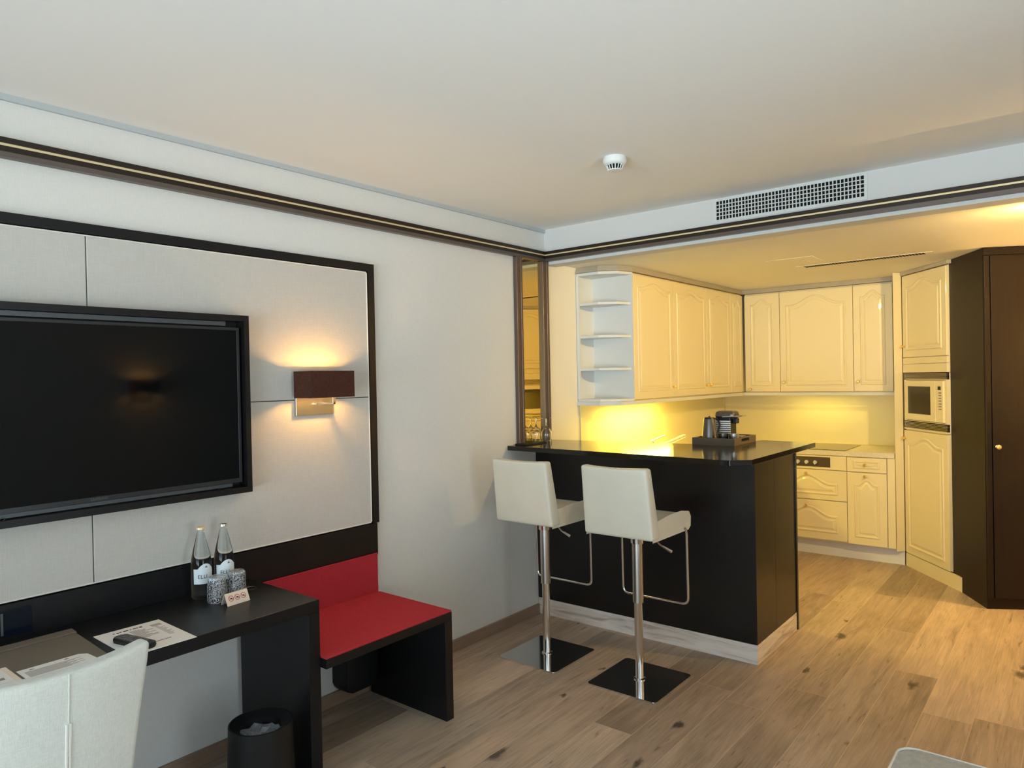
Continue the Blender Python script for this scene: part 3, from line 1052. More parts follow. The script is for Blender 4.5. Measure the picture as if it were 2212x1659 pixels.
# profile in xz (front to +x), extruded along y
mk('body', 'plastic', t, lambda bm: box(bm, -0.055, 0.040, -0.050, 0.050, 0.0, 0.160, bev=0.006))
top = mk('head', 'darksteel', t, lambda bm: box(bm, -0.062, 0.064, -0.053, 0.053, 0.130, 0.186, bev=0.022))
rib = []
for i in range(9):
    rib.append((-0.055, 0.042, -0.0550, -0.049, 0.018 + i * 0.0125, 0.0265 + i * 0.0125))
bx('ribbed_side_panel', 'tapmetal', t, *rib, bev=0.0015)
mk('lever', 'chrome', t, lambda bm: tube(bm, [(-0.005, -0.060, 0.150), (0.085, -0.062, 0.154), (0.098, -0.050, 0.155), (0.098, 0.050, 0.155), (0.085, 0.062, 0.154), (-0.005, 0.060, 0.150)], 0.0045), smooth=True)
mk('coffee_outlet', 'plastic', t, lambda bm: box(bm, 0.040, 0.070, -0.020, 0.020, 0.108, 0.140, bev=0.005))
mk('drip_grate', 'steel', t, lambda bm: box(bm, 0.040, 0.105, -0.038, 0.038, 0.026, 0.033, bev=0.002), lambda bm: box(bm, 0.042, 0.060, -0.03, 0.03, 0.0, 0.026))
# cups
for i, (x, y, mm, lb) in enumerate(((1.128, 4.098, 'darksteel', 'small dark cup on the taupe tray, beside the kettle'), (1.190, 4.110, 'steel', 'small pale metal cup on the taupe tray, beside the dark cup'))):
    bm = bmesh.new()
    lathe(bm, [(0.0, 0.001), (0.027, 0.001), (0.029, 0.004), (0.030, 0.056), (0.0285, 0.056), (0.0275, 0.006), (0.0, 0.005)], n=28)
    o = obj('espresso_cup', bm, mm, None, smooth=True)
    o.location = (x, y, tb)
    tag(o, lb, 'cup', 'cups on the coffee tray')


# ================================================================= BAR STOOLS
def make_stool(label):
    t = thing('bar_stool', label, 'bar stool', (0, 0, 0), 0, 'bar stools in front of the black bar')
    mk('base_plate', 'chrome', t, lambda bm: prism(bm, rrect(-0.192, 0.192, -0.20, 0.20, 0.018), 0.0, 0.008, bev=0.002))
    mk('outer_column', 'chrome', t, lambda bm: lathe(bm, [(0.030, 0.008), (0.030, 0.012), (0.0215, 0.016), (0.0215, 0.40), (0.0222, 0.402), (0.0222, 0.41)], n=28, cap1=False), smooth=True)
    mk('inner_column', 'chrome', t, lambda bm: lathe(bm, [(0.0185, 0.395), (0.0185, 0.70), (0.034, 0.702), (0.034, 0.768), (0.0, 0.768)], n=28), smooth=True)
    mk('column_cover', 'steel', t, lambda bm: lathe(bm, [(0.0275, 0.40), (0.0275, 0.70)], n=28, cap0=False, cap1=False), smooth=True)
    # seat: side profile (y,z) extruded in x
    seat = [(-0.17, 0.770), (0.200, 0.768), (0.217, 0.778), (0.220, 0.815), (0.205, 0.836), (0.12, 0.850), (0.0, 0.849), (-0.13, 0.838), (-0.17, 0.834)]

    def ext(bm, prof, x0, x1, bev=0.014):
        a = [bm.verts.new((x0, p[0], p[1])) for p in prof]
        b = [bm.verts.new((x1, p[0], p[1])) for p in prof]
        n = len(prof)
        fs = [bm.faces.new(a), bm.faces.new(b[::-1])]
        bm.normal_update()
        for i in range(n):
            bm.faces.new((a[i], a[(i + 1) % n], b[(i + 1) % n], b[i]))
        es = list({e for f in fs for e in f.edges})
        bmesh.ops.bevel(bm, geom=es, offset=bev, segments=3, profile=0.5, affect='EDGES')
    mk('seat', 'leather', t, lambda bm: ext(bm, seat, -0.185, 0.185), smooth=True)
    # backrest: slightly curved tall panel, tapering at the top
    bm = bmesh.new()
    NX, NZ = 10, 10
    grid = {}
    for s in (0, 1):
        for i in range(NX + 1):
            for j in range(NZ + 1):
                u = i / NX * 2 - 1
                v = j / NZ
                z = 0.764 + (1.112 - 0.764) * v
                hw = 0.190 - 0.008 * v
                yb = -0.190 - 0.052 * v
                th = 0.030 * (1 - v) + 0.052 if s else 0
                if s == 0:
                    yy = yb + 0.012 * (u * u) * v - 0.004
                else:
                    yy = yb + th + 0.012 * (u * u) * v
                grid[s, i, j] = bm.verts.new((hw * u, yy, z - 0.006 * (1 - u * u) * (v > 0.99)))
    for s in (0, 1):
        for i in range(NX):
            for j in range(NZ):
                q = [grid[s, i, j], grid[s, i + 1, j], grid[s, i + 1, j + 1], grid[s, i, j + 1]]
                bm.faces.new(q if s == 0 else q[::-1])
    edge = [(i, 0) for i in range(NX)] + [(NX, j) for j in range(NZ)] + [(i, NZ) for i in range(NX, 0, -1)] + [(0, j) for j in range(NZ, 0, -1)]
    for k in range(len(edge)):
        a, b = edge[k], edge[(k + 1) % len(edge)]
        bm.faces.new((grid[(0,) + a], grid[(1,) + a], grid[(1,) + b], grid[(0,) + b]))
    bmesh.ops.recalc_face_normals(bm, faces=bm.faces)
    bev = [e for e in bm.edges if e.calc_face_angle(0) > 0.8]
    bmesh.ops.bevel(bm, geom=bev, offset=0.013, segments=3, profile=0.5, affect='EDGES')
    obj('backrest', bm, 'leather', t, smooth=True)
    mk('footrest', 'chrome', t, lambda bm: tube(bm, smooth_path([(-0.189, 0.14, 0.775), (-0.189, 0.172, 0.766), (-0.189, 0.178, 0.375), (0.189, 0.178, 0.375), (0.189, 0.172, 0.766), (0.189, 0.14, 0.775)], 0.035), 0.0065), smooth=True)
    mk('height_lever', 'chrome', t, lambda bm: tube(bm, [(0.03, -0.04, 0.760), (0.135, -0.07, 0.752), (0.175, -0.085, 0.728), (0.235, -0.09, 0.706)], [0.004, 0.004, 0.0045, 0.0075]), smooth=True)
    return t


def copy_thing(src, loc, label):
    r = src.copy()
    COL.objects.link(r)
    r.location = loc
    r['label'] = label
    for ch in list(src.children):
        c = ch.copy()
        COL.objects.link(c)
        c.parent = r
        for g in list(ch.children):
            d = g.copy()
            COL.objects.link(d)
            d.parent = c
    return r


s1 = make_stool('cream leather bar stool on a chrome column, nearer the mirror and left wall')
s1.location = (0.458, 3.188, 0)
s2 = copy_thing(s1, (1.040, 3.188, 0), 'cream leather bar stool on a chrome column, nearer the open bar end')

# ================================================================= TV WALL
# black framed upholstered panel
FY0, FY1, FZ0, FZ1 = -0.29, 2.357, 0.676, 2.137
t = thing('wall_panel', 'large black-framed panel upholstered in pale grey fabric on the left wall', 'panel', (0, 0, 0))
bx('frame', 'black', t, (0.001, 0.034, FY0, FY1, 2.100, FZ1), (0.001, 0.034, FY1 - 0.040, FY1, 0.836, 2.100), (0.001, 0.034, FY0, FY0 + 0.04, 0.836, 2.100))
bx('lower_board', 'black', t, 0.001, 0.034, FY0, FY1 - 0.012, FZ0, 0.834, bev=0.001)
SY, SZ = 1.031, 1.470
bx('backing_board', 'black', t, 0.001, 0.014, FY0 + 0.040, FY1 - 0.040, 0.836, 2.100)
for (a, b, c, d) in ((FY0 + 0.042, SY, 0.838, 1.470), (SY, FY1 - 0.042, 0.838, 1.470), (FY0 + 0.042, SY, 1.470, 2.098), (SY, FY1 - 0.042, 1.470, 2.098)):
    mk('fabric_cushion', 'fabric', t, lambda bm: box(bm, 0.0145, 0.029, a + 0.0015, b - 0.0015, c + 0.0015, d - 0.0015, bev=0.003))
pp = [(0.030, FY1 - 0.046, 0.842), (0.030, FY1 - 0.046, 2.094), (0.030, FY0 + 0.046, 2.094), (0.030, FY0 + 0.046, 0.842)]
pth = []
for i in range(4):
    a, b = Vector(pp[i]), Vector(pp[(i + 1) % 4])
    d = (b - a).normalized() * 0.006
    pth += [a + d, b - d]
mk('piping', 'piping', t, lambda bm: tube(bm, pth, 0.0028, n=6, closed=True))
o = thing('socket_panel', 'dark blue glossy connection panel in the black board behind the desk', 'socket', (0.034, 0.0, 0.0))
bx('plate', 'blueglass', o, 0.0, 0.004, 0.60, 0.832, 0.728, 0.816, bev=0.001)
bx('edge_strip', 'bracket', o, 0.004, 0.006, 0.742, 0.749, 0.735, 0.808)

# television in black box frame
t = thing('television', 'large black flat television recessed in a black box frame on the fabric wall panel', 'television', (0, 1.037, 1.465))
HW, HH = 0.585, 0.368
bx('box_frame', 'black', t, (0.030, 0.10, -HW, HW, HH - 0.024, HH), (0.030, 0.10, -HW, HW, -HH, -HH + 0.024), (0.030, 0.10, HW - 0.022, HW, -HH + 0.024, HH - 0.024), (0.030, 0.10, -HW, -HW + 0.022, -HH + 0.024, HH - 0.024))
bx('backing', 'matteblack', t, 0.030, 0.036, -HW + 0.022, HW - 0.022, -HH + 0.024, HH - 0.024)
bx('mounting_strip', 'bracket', t, 0.040, 0.066, -0.50, 0.50, 0.325, 0.342)
bx('mounting_strip', 'bracket', t, 0.040, 0.066, -0.50, 0.515, -0.341, -0.327)
TH, TV0, TV1 = 0.553, -0.325, 0.318
bx('tv_bezel', 'tvbezel', t, (0.040, 0.078, -TH, TH, TV1 - 0.012, TV1), (0.040, 0.078, -TH, TH, TV0, TV0 + 0.018), (0.040, 0.078, TH - 0.012, TH, TV0 + 0.018, TV1 - 0.012), (0.040, 0.078, -TH, -TH + 0.012, TV0 + 0.018, TV1 - 0.012), bev=0.001)
bx('screen', 'screen', t, 0.045, 0.074, -TH + 0.012, TH - 0.012, TV0 + 0.018, TV1 - 0.012)
text_mesh('logo', 'SAMSUNG', 0.013, 'bracket', t, (0.0785, 0.0, TV0 + 0.009), (PI / 2, 0, PI / 2))
bx('sensor', 'plastic', t, 0.078, 0.082, 0.44, 0.452, -0.345, -0.338)
mk('loose_cable', 'plastic', t, lambda bm: tube(bm, [(0.085, -0.345, -0.338), (0.088, -0.33, -0.350), (0.088, -0.30, -0.350), (0.085, -0.285, -0.338)], 0.003, n=6))


# wall sconce
def sconce(loc, rz, label, power, color=WARM):
    t = thing('wall_sconce', label, 'lamp', loc, rz)
    # local: +x away from wall, y along the wall
    bx('backplate', 'steel', t, 0.0, 0.012, -0.102, 0.102, -0.142, -0.045, bev=0.002)
    bx('arm', 'steel', t, (0.012, 0.085, 0.050, 0.060, -0.094, -0.086), (0.078, 0.085, 0.047, 0.063, -0.094, -0.02), bev=0.001)
    mk('switch', 'steel', t, lambda bm: tube(bm, [(0.012, 0.0, -0.093), (0.030, 0.0, -0.093)], [0.004, 0.006], n=12), smooth=True)
    x0, x1, h, th = 0.026, 0.152, 0.060, 0.003
    sh = bx('shade', 'shade', t, (x0, x0 + th, -0.120, 0.120, -h, h), (x1 - th, x1, -0.120, 0.120, -h, h), (x0 + th, x1 - th, -0.120, -0.120 + th, -h, h), (x0 + th, x1 - th, 0.120 - th, 0.120, -h, h))
    e = 0.0004
    bx('liner', 'liner', sh, (x0 + th, x0 + th + e, -0.117, 0.117, -h, h), (x1 - th - e, x1 - th, -0.117, 0.117, -h, h), (x0 + th, x1 - th, -0.117, -0.117 + e, -h, h), (x0 + th, x1 - th, 0.117 - e, 0.117, -h, h))
    mk('lamp_holder', 'steel', t, lambda bm: tube(bm, [(0.085, 0.055, 0.0), (0.085, 0.030, 0.0)], 0.011, n=16), lambda bm: box(bm, 0.076, 0.084, 0.050, 0.060, -0.02, 0.0))
    if power:
        mk('bulb', 'bulb', t, lambda bm: tube(bm, [(0.085, 0.030, 0.0), (0.085, 0.020, 0.0), (0.085, -0.012, 0.0), (0.085, -0.02, 0.0)], [0.006, 0.008, 0.008, 0.003], n=16), smooth=True)
        lamp('sconce_lamp', 'POINT', (0.085, 0.004, 0.0), power, color, parent=t, shadow_soft_size=0.02)
    return t


sconce((0.029, 1.982, 1.540), 0, 'lit brown rectangular wall sconce beside the television', P_SCONCE)
sconce((XR, 3.15, 1.54), PI, 'brown rectangular wall sconce on the opposite wall', P_SCONCE * 0.8)
sconce((3.35, 5.35, 1.54), PI, 'added brown wall sconce, unseen in the hall, that brightens the kitchen ceiling', P_HALL_FILL, (1.0, 0.60, 0.18))

# ================================================================= DESK AND BENCH
DZ = 0.716
t = thing('writing_desk', 'long black writing desk along the wall below the television', 'desk', (0, 0, 0))
bx('desk_top', 'black', t, 0.036, 0.523, -0.25, 1.638, 0.670, DZ, bev=0.0015)
bx('side_panel', 'black', t, 0.036, 0.523, 1.588, 1.638, 0.0, 0.669, bev=0.0015)
bx('side_panel', 'black', t, 0.036, 0.523, -0.25, -0.20, 0.0, 0.669, bev=0.0015)
tag(mk('cable_grommet', 'darksteel', None, lambda bm: lathe(bm, [(0.026, DZ), (0.026, DZ + 0.002), (0.021, DZ + 0.0025), (0.020, DZ)], n=32, c=(0.165, 1.562), cap0=False, cap1=False), smooth=True), 'round metal cable ring set in the desk top next to the bench', 'grommet')

t = thing('bench', 'low black bench with a red felt seat joined to the end of the desk', 'bench', (0, 0, 0))
bx('seat_board', 'black', t, 0.036, 0.556, 1.640, 2.330, 0.452, 0.488, bev=0.0015)
bx('leg_panel', 'black', t, 0.030, 0.556, 2.284, 2.330, 0.0, 0.451, bev=0.0015)
rs = bx('seat_pad', 'red', t, 0.045, 0.554, 1.6415, 2.329, 0.4882, 0.4945, bev=0.001)
mk('seat_piping', 'redpipe', rs, lambda bm: tube(bm, [(0.0545 + 0.498, 1.644, 0.4945), (0.5525, 2.327, 0.4945), (0.06, 2.327, 0.4945)], 0.0024, n=6))
rb = bx('back_pad', 'red', t, 0.0345, 0.045, 1.6415, 2.332, 0.4882, 0.686, bev=0.001)
mk('back_piping', 'redpipe', rb, lambda bm: tube(bm, [(0.044, 1.644, 0.686), (0.044, 2.330, 0.686), (0.044, 2.330, 0.497)], 0.0024, n=6))
bm = bmesh.new()
prism(bm, rrect(2.075, 2.262, 0.075, 0.445, 0.035), 0.0, 0.11, bev=0.01)
bmesh.ops.rotate(bm, verts=bm.verts, matrix=Matrix(((0, 0, 1), (1, 0, 0), (0, 1, 0))))
bmesh.ops.translate(bm, verts=bm.verts, vec=(0.002, 0, 0))
o = obj('subwoofer', bm, 'matteblack', None, smooth=True)
tag(o, 'black rounded box mounted low on the wall under the red bench', 'speaker')

# waste bin
t = thing('waste_bin', 'round black waste bin standing under the desk beside its end panel', 'bin', (0.435, 1.432, 0))
mk('bin_body', 'matteblack', t, lambda bm: lathe(bm, [(0.122, 0.0), (0.122, 0.004), (0.113, 0.300), (0.108, 0.302), (0.112, 0.02), (0.0, 0.018)], n=48), smooth=True)
mk('inner_rim', 'matteblack', t, lambda bm: lathe(bm, [(0.108, 0.300), (0.078, 0.285), (0.076, 0.26), (0.074, 0.26), (0.075, 0.282), (0.107, 0.297)], n=48, cap0=False, cap1=False), smooth=True)
bm = bmesh.new()
n = 28
rings = []
for k in range(7):
    r = 0.074 * (1 - k / 7)
    rings.append([bm.verts.new((r * math.cos(2 * PI * i / n), r * math.sin(2 * PI * i / n), 0.262 - 0.02 * k / 3 + random.uniform(-0.008, 0.008))) for i in range(n)])
for a, b in zip(rings, rings[1:]):
    for i in range(n):
        bm.faces.new((a[i], a[(i + 1) % n], b[(i + 1) % n], b[i]))
bm.faces.new(rings[-1])
obj('bin_liner', bm, 'bin_liner', t)

# ---- things on the desk
bottle_prof = [(0.0, 0.002), (0.034, 0.0), (0.038, 0.006), (0.038, 0.135), (0.0365, 0.150), (0.0285, 0.190), (0.019, 0.228), (0.0145, 0.250), (0.0132, 0.262), (0.0155, 0.266), (0.0155, 0.272), (0.0, 0.272)]
water_prof = [(0.0, 0.006), (0.0345, 0.008), (0.0345, 0.135), (0.033, 0.150), (0.0255, 0.190), (0.0165, 0.228), (0.0150, 0.236), (0.0, 0.236)]


def bottle(x, y, capm, label, ang):
    t = thing('water_bottle', label, 'bottle', (x, y, DZ), ang, 'glass water bottles on the desk')
    mk('glass_body', 'bottleglass', t, lambda bm: lathe(bm, bottle_prof, n=36), smooth=True)
    mk('crown_cap', capm, t, lambda bm: lathe(bm, [(0.0165, 0.2665), (0.0160, 0.274), (0.013, 0.2765), (0.0, 0.277)], n=21), smooth=True)
    # label: curved patch with an arched top
    bm = bmesh.new()
    R = 0.0386
    cols = []
    NL = 18
    for i in range(NL + 1):
        u = i / NL * 2 - 1
        a = u * 1.05
        zt = 0.118 + 0.020 * max(0.0, math.cos((u - 0.15) * 2.2)) ** 0.8
        cols.append([bm.verts.new((R * math.cos(a), R * math.sin(a), 0.060 + (zt - 0.060) * j / 3)) for j in range(4)])
    for a, b in zip(cols, cols[1:]):
        for j in range(3):
            bm.faces.new((a[j], b[j], b[j + 1], a[j + 1]))
    lb = obj('paper_label', bm, 'label', t, smooth=True)
    # lettering bent round the bottle
    tx = text_mesh('label_text', 'ELLI', 0.021, 'inkdark', lb, (0, 0, 0), (0, 0, 0), extrude=0.0)
    for v in tx.data.vertices:
        a = v.co.x / R - 0.15
        z = v.co.y + 0.088
        v.co = ((R + 0.0004) * math.cos(a), (R + 0.0004) * math.sin(a), z)
    bm = bmesh.new()
    a0 = 0.22
    for k in range(2):
        cc = [bm.verts.new(((R + 0.0004) * math.cos(a0 + 0.14 * (i - 2) / 2), (R + 0.0004) * math.sin(a0 + 0.14 * (i - 2) / 2), z)) for i, z in enumerate((0.122, 0.127, 0.131, 0.127, 0.122))] if k == 0 else None
        if cc:
            bm.faces.new(cc)
    obj('label_emblem', bm, 'ink', lb)
    return t


VA = math.atan2(-1.38, 2.7)
bottle(0.115, 1.385, 'gold', 'glass water bottle with gold cap, the left one of the pair on the desk', VA + 0.25)
bottle(0.125, 1.474, 'chrome', 'glass water bottle with silver cap, the right one of the pair on the desk', VA + 0.20)


def tumbler(x, y, label):
    t = thing('tumbler', label, 'glass', (x, y, DZ), 0, 'film-wrapped tumblers on the desk')
    mk('glass_body', 'bottleglass', t, lambda bm: lathe(bm, [(0.0, 0.084), (0.028, 0.084), (0.031, 0.001), (0.033, 0.001), (0.0305, 0.092), (0.029, 0.095), (0.0, 0.095)], n=28), smooth=True)
    bm = bmesh.new()
    prof = [(0.0345, 0.0), (0.036, 0.012), (0.0352, 0.04), (0.0345, 0.07), (0.033, 0.092), (0.027, 0.0985), (0.012, 0.0975), (0.0, 0.097)]
    lathe(bm, prof, n=40, cap0=False)
    for v in bm.verts:
        r = math.hypot(v.co.x, v.co.y)
        if r > 0.005:
            s = 1 + random.uniform(-0.025, 0.025)
            v.co.x *= s
            v.co.y *= s
    obj('plastic_wrap', bm, 'film', t, smooth=False)
    return t


tumbler(0.218, 1.392, 'upturned tumbler in crumpled clear film in front of the left water bottle')
tumbler(0.206, 1.480, 'upturned tumbler in crumpled clear film right behind the no-smoking card')

# no smoking card
t = thing('no_smoking_card', 'small cream tent card with three red no-smoking signs on the desk', 'sign', (0.292, 1.426, DZ), math.radians(4))
cw, ch, lean = 0.048, 0.043, math.radians(26)
bm = bmesh.new()
box(bm, -0.0006, 0.0006, -cw, cw, 0, ch / math.cos(lean) * 0.98)
bmesh.ops.rotate(bm, verts=bm.verts, matrix=Matrix.Rotation(-lean, 3, 'Y'))
bmesh.ops.translate(bm, verts=bm.verts, vec=(0.021, 0, 0.0004))
bm2 = bm
front = obj('front_flap', bm2, 'cream', t)
bm = bmesh.new()
box(bm, -0.0006, 0.0006, -cw, cw, 0, ch / math.cos(lean) * 0.98)
bmesh.ops.rotate(bm, verts=bm.verts, matrix=Matrix.Rotation(lean, 3, 'Y'))
bmesh.ops.translate(bm, verts=bm.verts, vec=(-0.021, 0, 0.0004))
obj('rear_flap', bm, 'cream', t)
for k in (-1, 0, 1):
    bm = bmesh.new()
    n = 28
    cy, cz, R1, R0 = k * 0.026, 0.026, 0.0108, 0.0088
    ring = []
    for rr in (R1, R0):
        ring.append([bm.verts.new((0, cy + rr * math.cos(2 * PI * i / n), cz + rr * math.sin(2 * PI * i / n))) for i in range(n)])
    for i in range(n):
        bm.faces.new((ring[0][i], ring[0][(i + 1) % n], ring[1][(i + 1) % n], ring[1][i]))
    box(bm, -0.0002, 0.0, -0.0009, 0.0009, -0.009, 0.009)
    vs = bm.verts[-8:] if False else [v for v in bm.verts][-8:]
    bmesh.ops.rotate(bm, verts=vs, matrix=Matrix.Rotation(math.radians(55), 3, 'X'))
    bmesh.ops.translate(bm, verts=vs, vec=(0, cy, cz))
    bmesh.ops.rotate(bm, verts=bm.verts, matrix=Matrix.Rotation(-lean, 3, 'Y'))
    bmesh.ops.translate(bm, verts=bm.verts, vec=(0.0218, 0, 0.0006))
    sg = obj('no_smoking_symbol', bm, 'redink', front)
    bm = bmesh.new()
    box(bm, -0.0002, 0.0, cy - 0.0055, cy + 0.0055, cz - 0.0025, cz - 0.0002)
    box(bm, -0.0002, 0.0, cy - 0.001, cy + 0.0035, cz - 0.0002, cz + 0.002)
    bmesh.ops.rotate(bm, verts=bm.verts, matrix=Matrix.Rotation(-lean, 3, 'Y'))
    bmesh.ops.translate(bm, verts=bm.verts, vec=(0.0222, 0, 0.0006))
    obj('pictogram', bm, 'inkdark', front)


# printed sheets
def line_marks(parent, rows, m='ink'):
    bm = bmesh.new()
    for (x0, x1, y0, y1, z) in rows:
        box(bm, x0, x1, y0, y1, z, z + 0.0003)
    return obj('printed_lines', bm, m, parent)


t = thing('information_sheet', 'white printed sheet on the desk under the remote control', 'paper', (0.240, 0.945, DZ), math.radians(-1))
bx('sheet', 'paper', t, 0.0, 0.285, 0.0, 0.213, 0.0, 0.001)
rows = []
for k in range(12):
    rows.append((0.055 + k * 0.0085, 0.058 + k * 0.0085, 0.092, 0.092 + random.uniform(0.03, 0.07), 0.001))
for k in range(4):
    rows.append((0.040 + k * 0.0065, 0.043 + k * 0.0065, 0.165, 0.198, 0.001))
for k in range(14):
    rows.append((0.070 + k * 0.0085, 0.0725 + k * 0.0085, 0.170, 0.180 + random.uniform(0, 0.018), 0.001))
for k in range(9):
    rows.append((0.085 + k * 0.0085, 0.0875 + k * 0.0085, 0.060, 0.085, 0.001))
rows.append((0.215, 0.220, 0.030, 0.16, 0.001))
line_marks(t, rows)
# script heading along the short edge
bm = bmesh.new()
for i in range(9):
    w_ = random.uniform(0.005, 0.010)
    box(bm, 0.027 + random.uniform(0, 0.002), 0.038 - random.uniform(0, 0.004), 0.050 + i * 0.0105, 0.050 + i * 0.0105 + w_, 0.001, 0.0013)
obj('heading', bm, 'inkdark', t)
t = thing('remote_control', 'slim black remote control with many buttons lying on the printed sheet', 'remote', (0.352, 0.958, DZ + 0.0015), math.radians(12))
mk('body', 'plastic', t, lambda bm: prism(bm, rrect(0.0, 0.165, 0.0, 0.046, 0.012), 0.0, 0.016, bev=0.005), smooth=True)
bx('buttons', 'ink', t, *[(0.011 + i * 0.0140, 0.019 + i * 0.0140, 0.006 + j * 0.0125, 0.0150 + j * 0.0125, 0.0155, 0.0178) for i in range(9) for j in range(3)])

t = thing('desk_folder', 'taupe leather desk folder with a folded spine strip, lying on the desk', 'folder', (0, 0, DZ))
mk('cover', 'taupe', t, lambda bm: prism(bm, [(0.172, 0.36), (0.500, 0.36), (0.500, 0.905), (0.172, 0.921)], 0.0, 0.006, bev=0.0015))
mk('spine_strip', 'taupe', t, lambda bm: prism(bm, [(0.118, 0.36), (0.170, 0.36), (0.170, 0.921), (0.118, 0.924)], 0.0, 0.011, bev=0.002))
t = thing('letter', 'white printed letter with small black emblems on the taupe folder', 'paper', (0.387, 0.684, DZ + 0.0065), 0)
mk('sheet', 'paper', t, lambda bm: prism(bm, [(0.0, 0.0), (0.112, 0.0), (0.112, 0.19), (0.018, 0.184), (0.0, 0.166)], 0.0, 0.0012))
line_marks(t, [(0.030 + k * 0.006, 0.032 + k * 0.006, 0.012, 0.16 - 0.02 * (k % 3), 0.0012) for k in range(9)])
mk('emblem', 'inkdark', t, lambda bm: (prism(bm, [(0.020, 0.025), (0.014, 0.033), (0.020, 0.041)], 0.0012, 0.0015), prism(bm, [(0.016, 0.118), (0.010, 0.126), (0.016, 0.134)], 0.0012, 0.0015)))
t = thing('booklet', 'thin white booklet with a beige edge at the left end of the folder', 'booklet', (0.326, 0.50, DZ + 0.0065), 0)
bx('pages', 'paper', t, 0.0, 0.15, 0.0, 0.160, 0.0, 0.004, bev=0.0006)
bx('spine', 'cream', t, 0.0, 0.15, 0.1602, 0.175, 0.0, 0.0035, bev=0.0006)
line_marks(t, [(0.090 + k * 0.004, 0.0925 + k * 0.004, 0.10 + 0.003 * k, 0.145, 0.004) for k in range(5)])

# ================================================================= DESK CHAIR
t = thing('desk_chair', 'pale fabric desk chair with a curved back and centre piping, facing the desk', 'chair', (0.82, 0.566, 0), 0)
bm = bmesh.new()
NX, NZ = 20, 16
g = {}
CH = {}


def back_pt(u, v, s):
    """u -1..1 across, v 0..1 up, s 0 rear face (toward camera), 1 inner face"""
    z = 0.40 + (0.945 - 0.40) * v
    hw = 0.130 + 0.053 * v ** 1.5
    x = 0.270 + 0.055 * v - 0.027 * u * u * (0.4 + 0.6 * v)
    z += 0.012 * u * u * (v > 0.97)
    th = 0.050
    if s:
        x -= th
        hw -= 0.004
    return Vector((x, hw * u, z))


for s in (0, 1):
    for i in range(NX + 1):
        for j in range(NZ + 1):
            g[s, i, j] = bm.verts.new(back_pt(i / NX * 2 - 1, j / NZ, s))
for s in (0, 1):
    for i in range(NX):
        for j in range(NZ):
            q = [g[s, i, j], g[s, i + 1, j], g[s, i + 1, j + 1], g[s, i, j + 1]]
            bm.faces.new(q if s == 0 else q[::-1])
edge = [(i, 0) for i in range(NX)] + [(NX, j) for j in range(NZ)] + [(i, NZ) for i in range(NX, 0, -1)] + [(0, j) for j in range(NZ, 0, -1)]
for k in range(len(edge)):
    a, b = edge[k], edge[(k + 1) % len(edge)]
    bm.faces.new((g[(0,) + a], g[(1,) + a], g[(1,) + b], g[(0,) + b]))
bmesh.ops.recalc_face_normals(bm, faces=bm.faces)
bev = [e for e in bm.edges if e.calc_face_angle(0) > 0.8]
bmesh.ops.bevel(bm, geom=bev, offset=0.014, segments=4, profile=0.5, affect='EDGES')
bk = obj('backrest', bm, 'chairfab', t, smooth=True)
mk('centre_seam', 'chairfab', bk, lambda bm: tube(bm, [back_pt(0, v / 12, 0) + Vector((0.0005, 0, 0)) for v in range(8, 13)], 0.0018, n=6))
mk('piping', 'piping', bk, lambda bm: (tube(bm, [back_pt(0.02, v / 12 * 0.8, 0) + Vector((0.0005, 0, 0)) for v in range(0, 13)], 0.003, n=6), tube(bm, [back_pt(-0.02, v / 12 * 0.8, 0) + Vector((0.0005, 0, 0)) for v in range(0, 13)], 0.003, n=6)))
mk('seat', 'chairfab', t, lambda bm: box(bm, -0.22, 0.210, -0.20, 0.20, 0.39, 0.48, bev=0.02), smooth=True)
for sx in (-0.19, 0.21):
    for sy in (-0.165, 0.165):
        mk('leg', 'black', t, lambda bm: tube(bm, [(sx, sy, 0.39), (sx * 1.05, sy * 1.03, 0.0)], [0.021, 0.014], n=12), smooth=True)

# ================================================================= OTTOMAN (front right)
t = thing('ottoman', 'light grey chenille seat with piped edge at the lower right, nearest the viewer', 'ottoman', (2.375, 1.55, 0), 0)
mk('cushion', 'greyfab', t, lambda bm: prism(bm, rrect(0.0, 0.80, 0.0, 0.832, 0.05), 0.10, 0.42, bev=0.012), smooth=True)
mk('piping', 'piping', t, lambda bm: tube(bm, [(p[0], p[1], 0.418) for p in rrect(-0.001, 0.801, -0.001, 0.833, 0.05)], 0.004, n=8, closed=True), smooth=True)
for sx in (0.08, 0.72):
    for sy in (0.08, 0.75):
        mk('foot', 'black', t, lambda bm: lathe(bm, [(0.018, 0.0), (0.022, 0.10)], n=16, c=(sx, sy)), smooth=True)

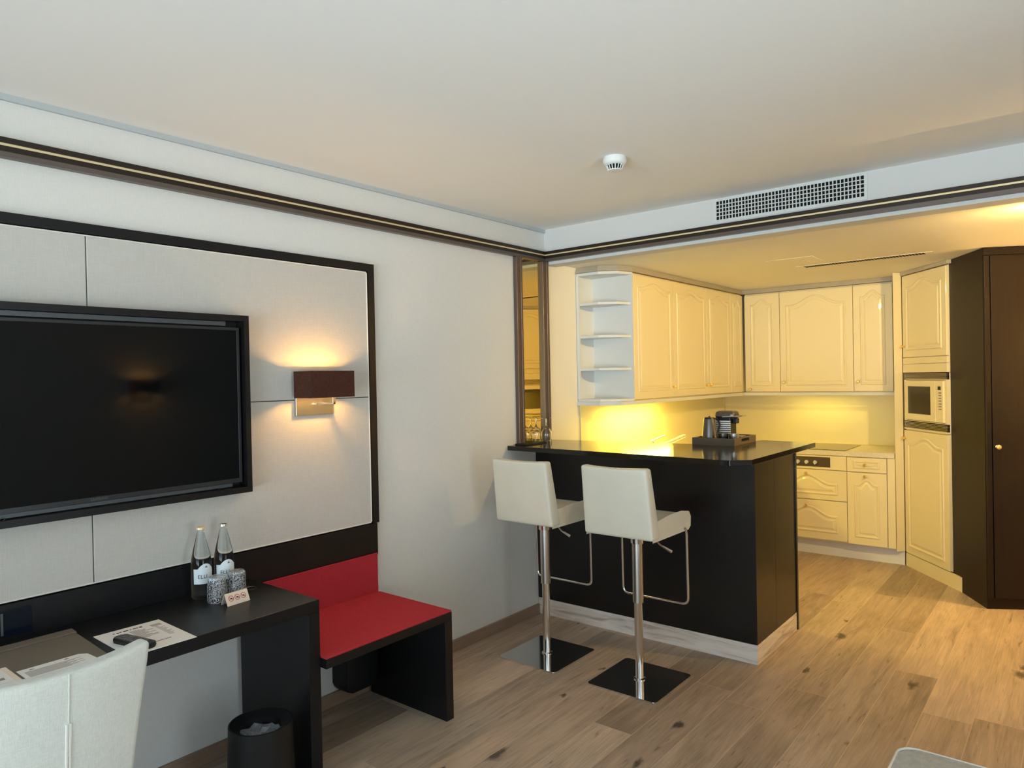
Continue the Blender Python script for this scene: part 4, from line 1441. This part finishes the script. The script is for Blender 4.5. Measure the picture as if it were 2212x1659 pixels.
# ================================================================= CEILING ITEMS
t = thing('air_grille', 'white rectangular air grille with a mesh of small square holes on the bulkhead', 'vent', (1.19, 3.862, 2.40), 0)
GW, GH = 0.80, 0.138
gx0, gx1, gz0, gz1 = 0.020, 0.785, 0.018, 0.122
bx('face_plate', 'vent', t, (0, GW, -0.004, 0, 0, gz0), (0, GW, -0.004, 0, gz1, GH), (0, gx0, -0.004, 0, gz0, gz1), (gx1, GW, -0.004, 0, gz0, gz1))
bx('duct_opening', 'void', t, gx0, gx1, -0.0012, -0.0002, gz0, gz1)
nc, nr = 42, 5
dx = (gx1 - gx0) / nc
dz = (gz1 - gz0) / nr
bars = [(gx0 + i * dx - 0.0026, gx0 + i * dx + 0.0026, -0.0045, -0.0012, gz0, gz1) for i in range(1, nc)]
bars += [(gx0, gx1, -0.0042, -0.0012, gz0 + j * dz - 0.0022, gz0 + j * dz + 0.0022) for j in range(1, nr)]
bx('grid', 'vent', t, *bars)
bm = bmesh.new()
for x in (0.03, GW / 2, GW - 0.03):
    for z in (0.008, GH - 0.008):
        lathe(bm, [(0.0, 0.0055), (0.003, 0.005), (0.003, 0.004)], n=10)
        vs = [v for v in bm.verts][-21:]
        bmesh.ops.rotate(bm, verts=vs, matrix=Matrix.Rotation(PI / 2, 3, 'X'))
        bmesh.ops.translate(bm, verts=vs, vec=(x, 0, z))
obj('screws', bm, 'steel', t)

t = thing('smoke_detector', 'round white smoke detector on the ceiling', 'smoke detector', (1.172, 2.812, ZC), 0)
mk('mounting_base', 'smoke', t, lambda bm: lathe(bm, [(0.050, 0.0), (0.050, -0.008), (0.0, -0.008)], n=40), smooth=True)
mk('housing', 'smoke', t, lambda bm: lathe(bm, [(0.053, -0.0085), (0.054, -0.020), (0.050, -0.030), (0.042, -0.036), (0.0, -0.036)], n=40), smooth=True)
mk('chamber', 'void', t, lambda bm: lathe(bm, [(0.033, -0.036), (0.026, -0.056), (0.0, -0.056)], n=40), smooth=True)
bm = bmesh.new()
for i in range(16):
    a = 2 * PI * (i + 0.5) / 16
    c_, s_ = math.cos(a), math.sin(a)
    tube(bm, [(0.040 * c_, 0.040 * s_, -0.035), (0.030 * c_, 0.030 * s_, -0.058)], 0.0024, n=6)
obj('cage_ribs', bm, 'smoke', t)
mk('cap', 'smoke', t, lambda bm: lathe(bm, [(0.032, -0.056), (0.031, -0.060), (0.0, -0.062)], n=40), smooth=True)
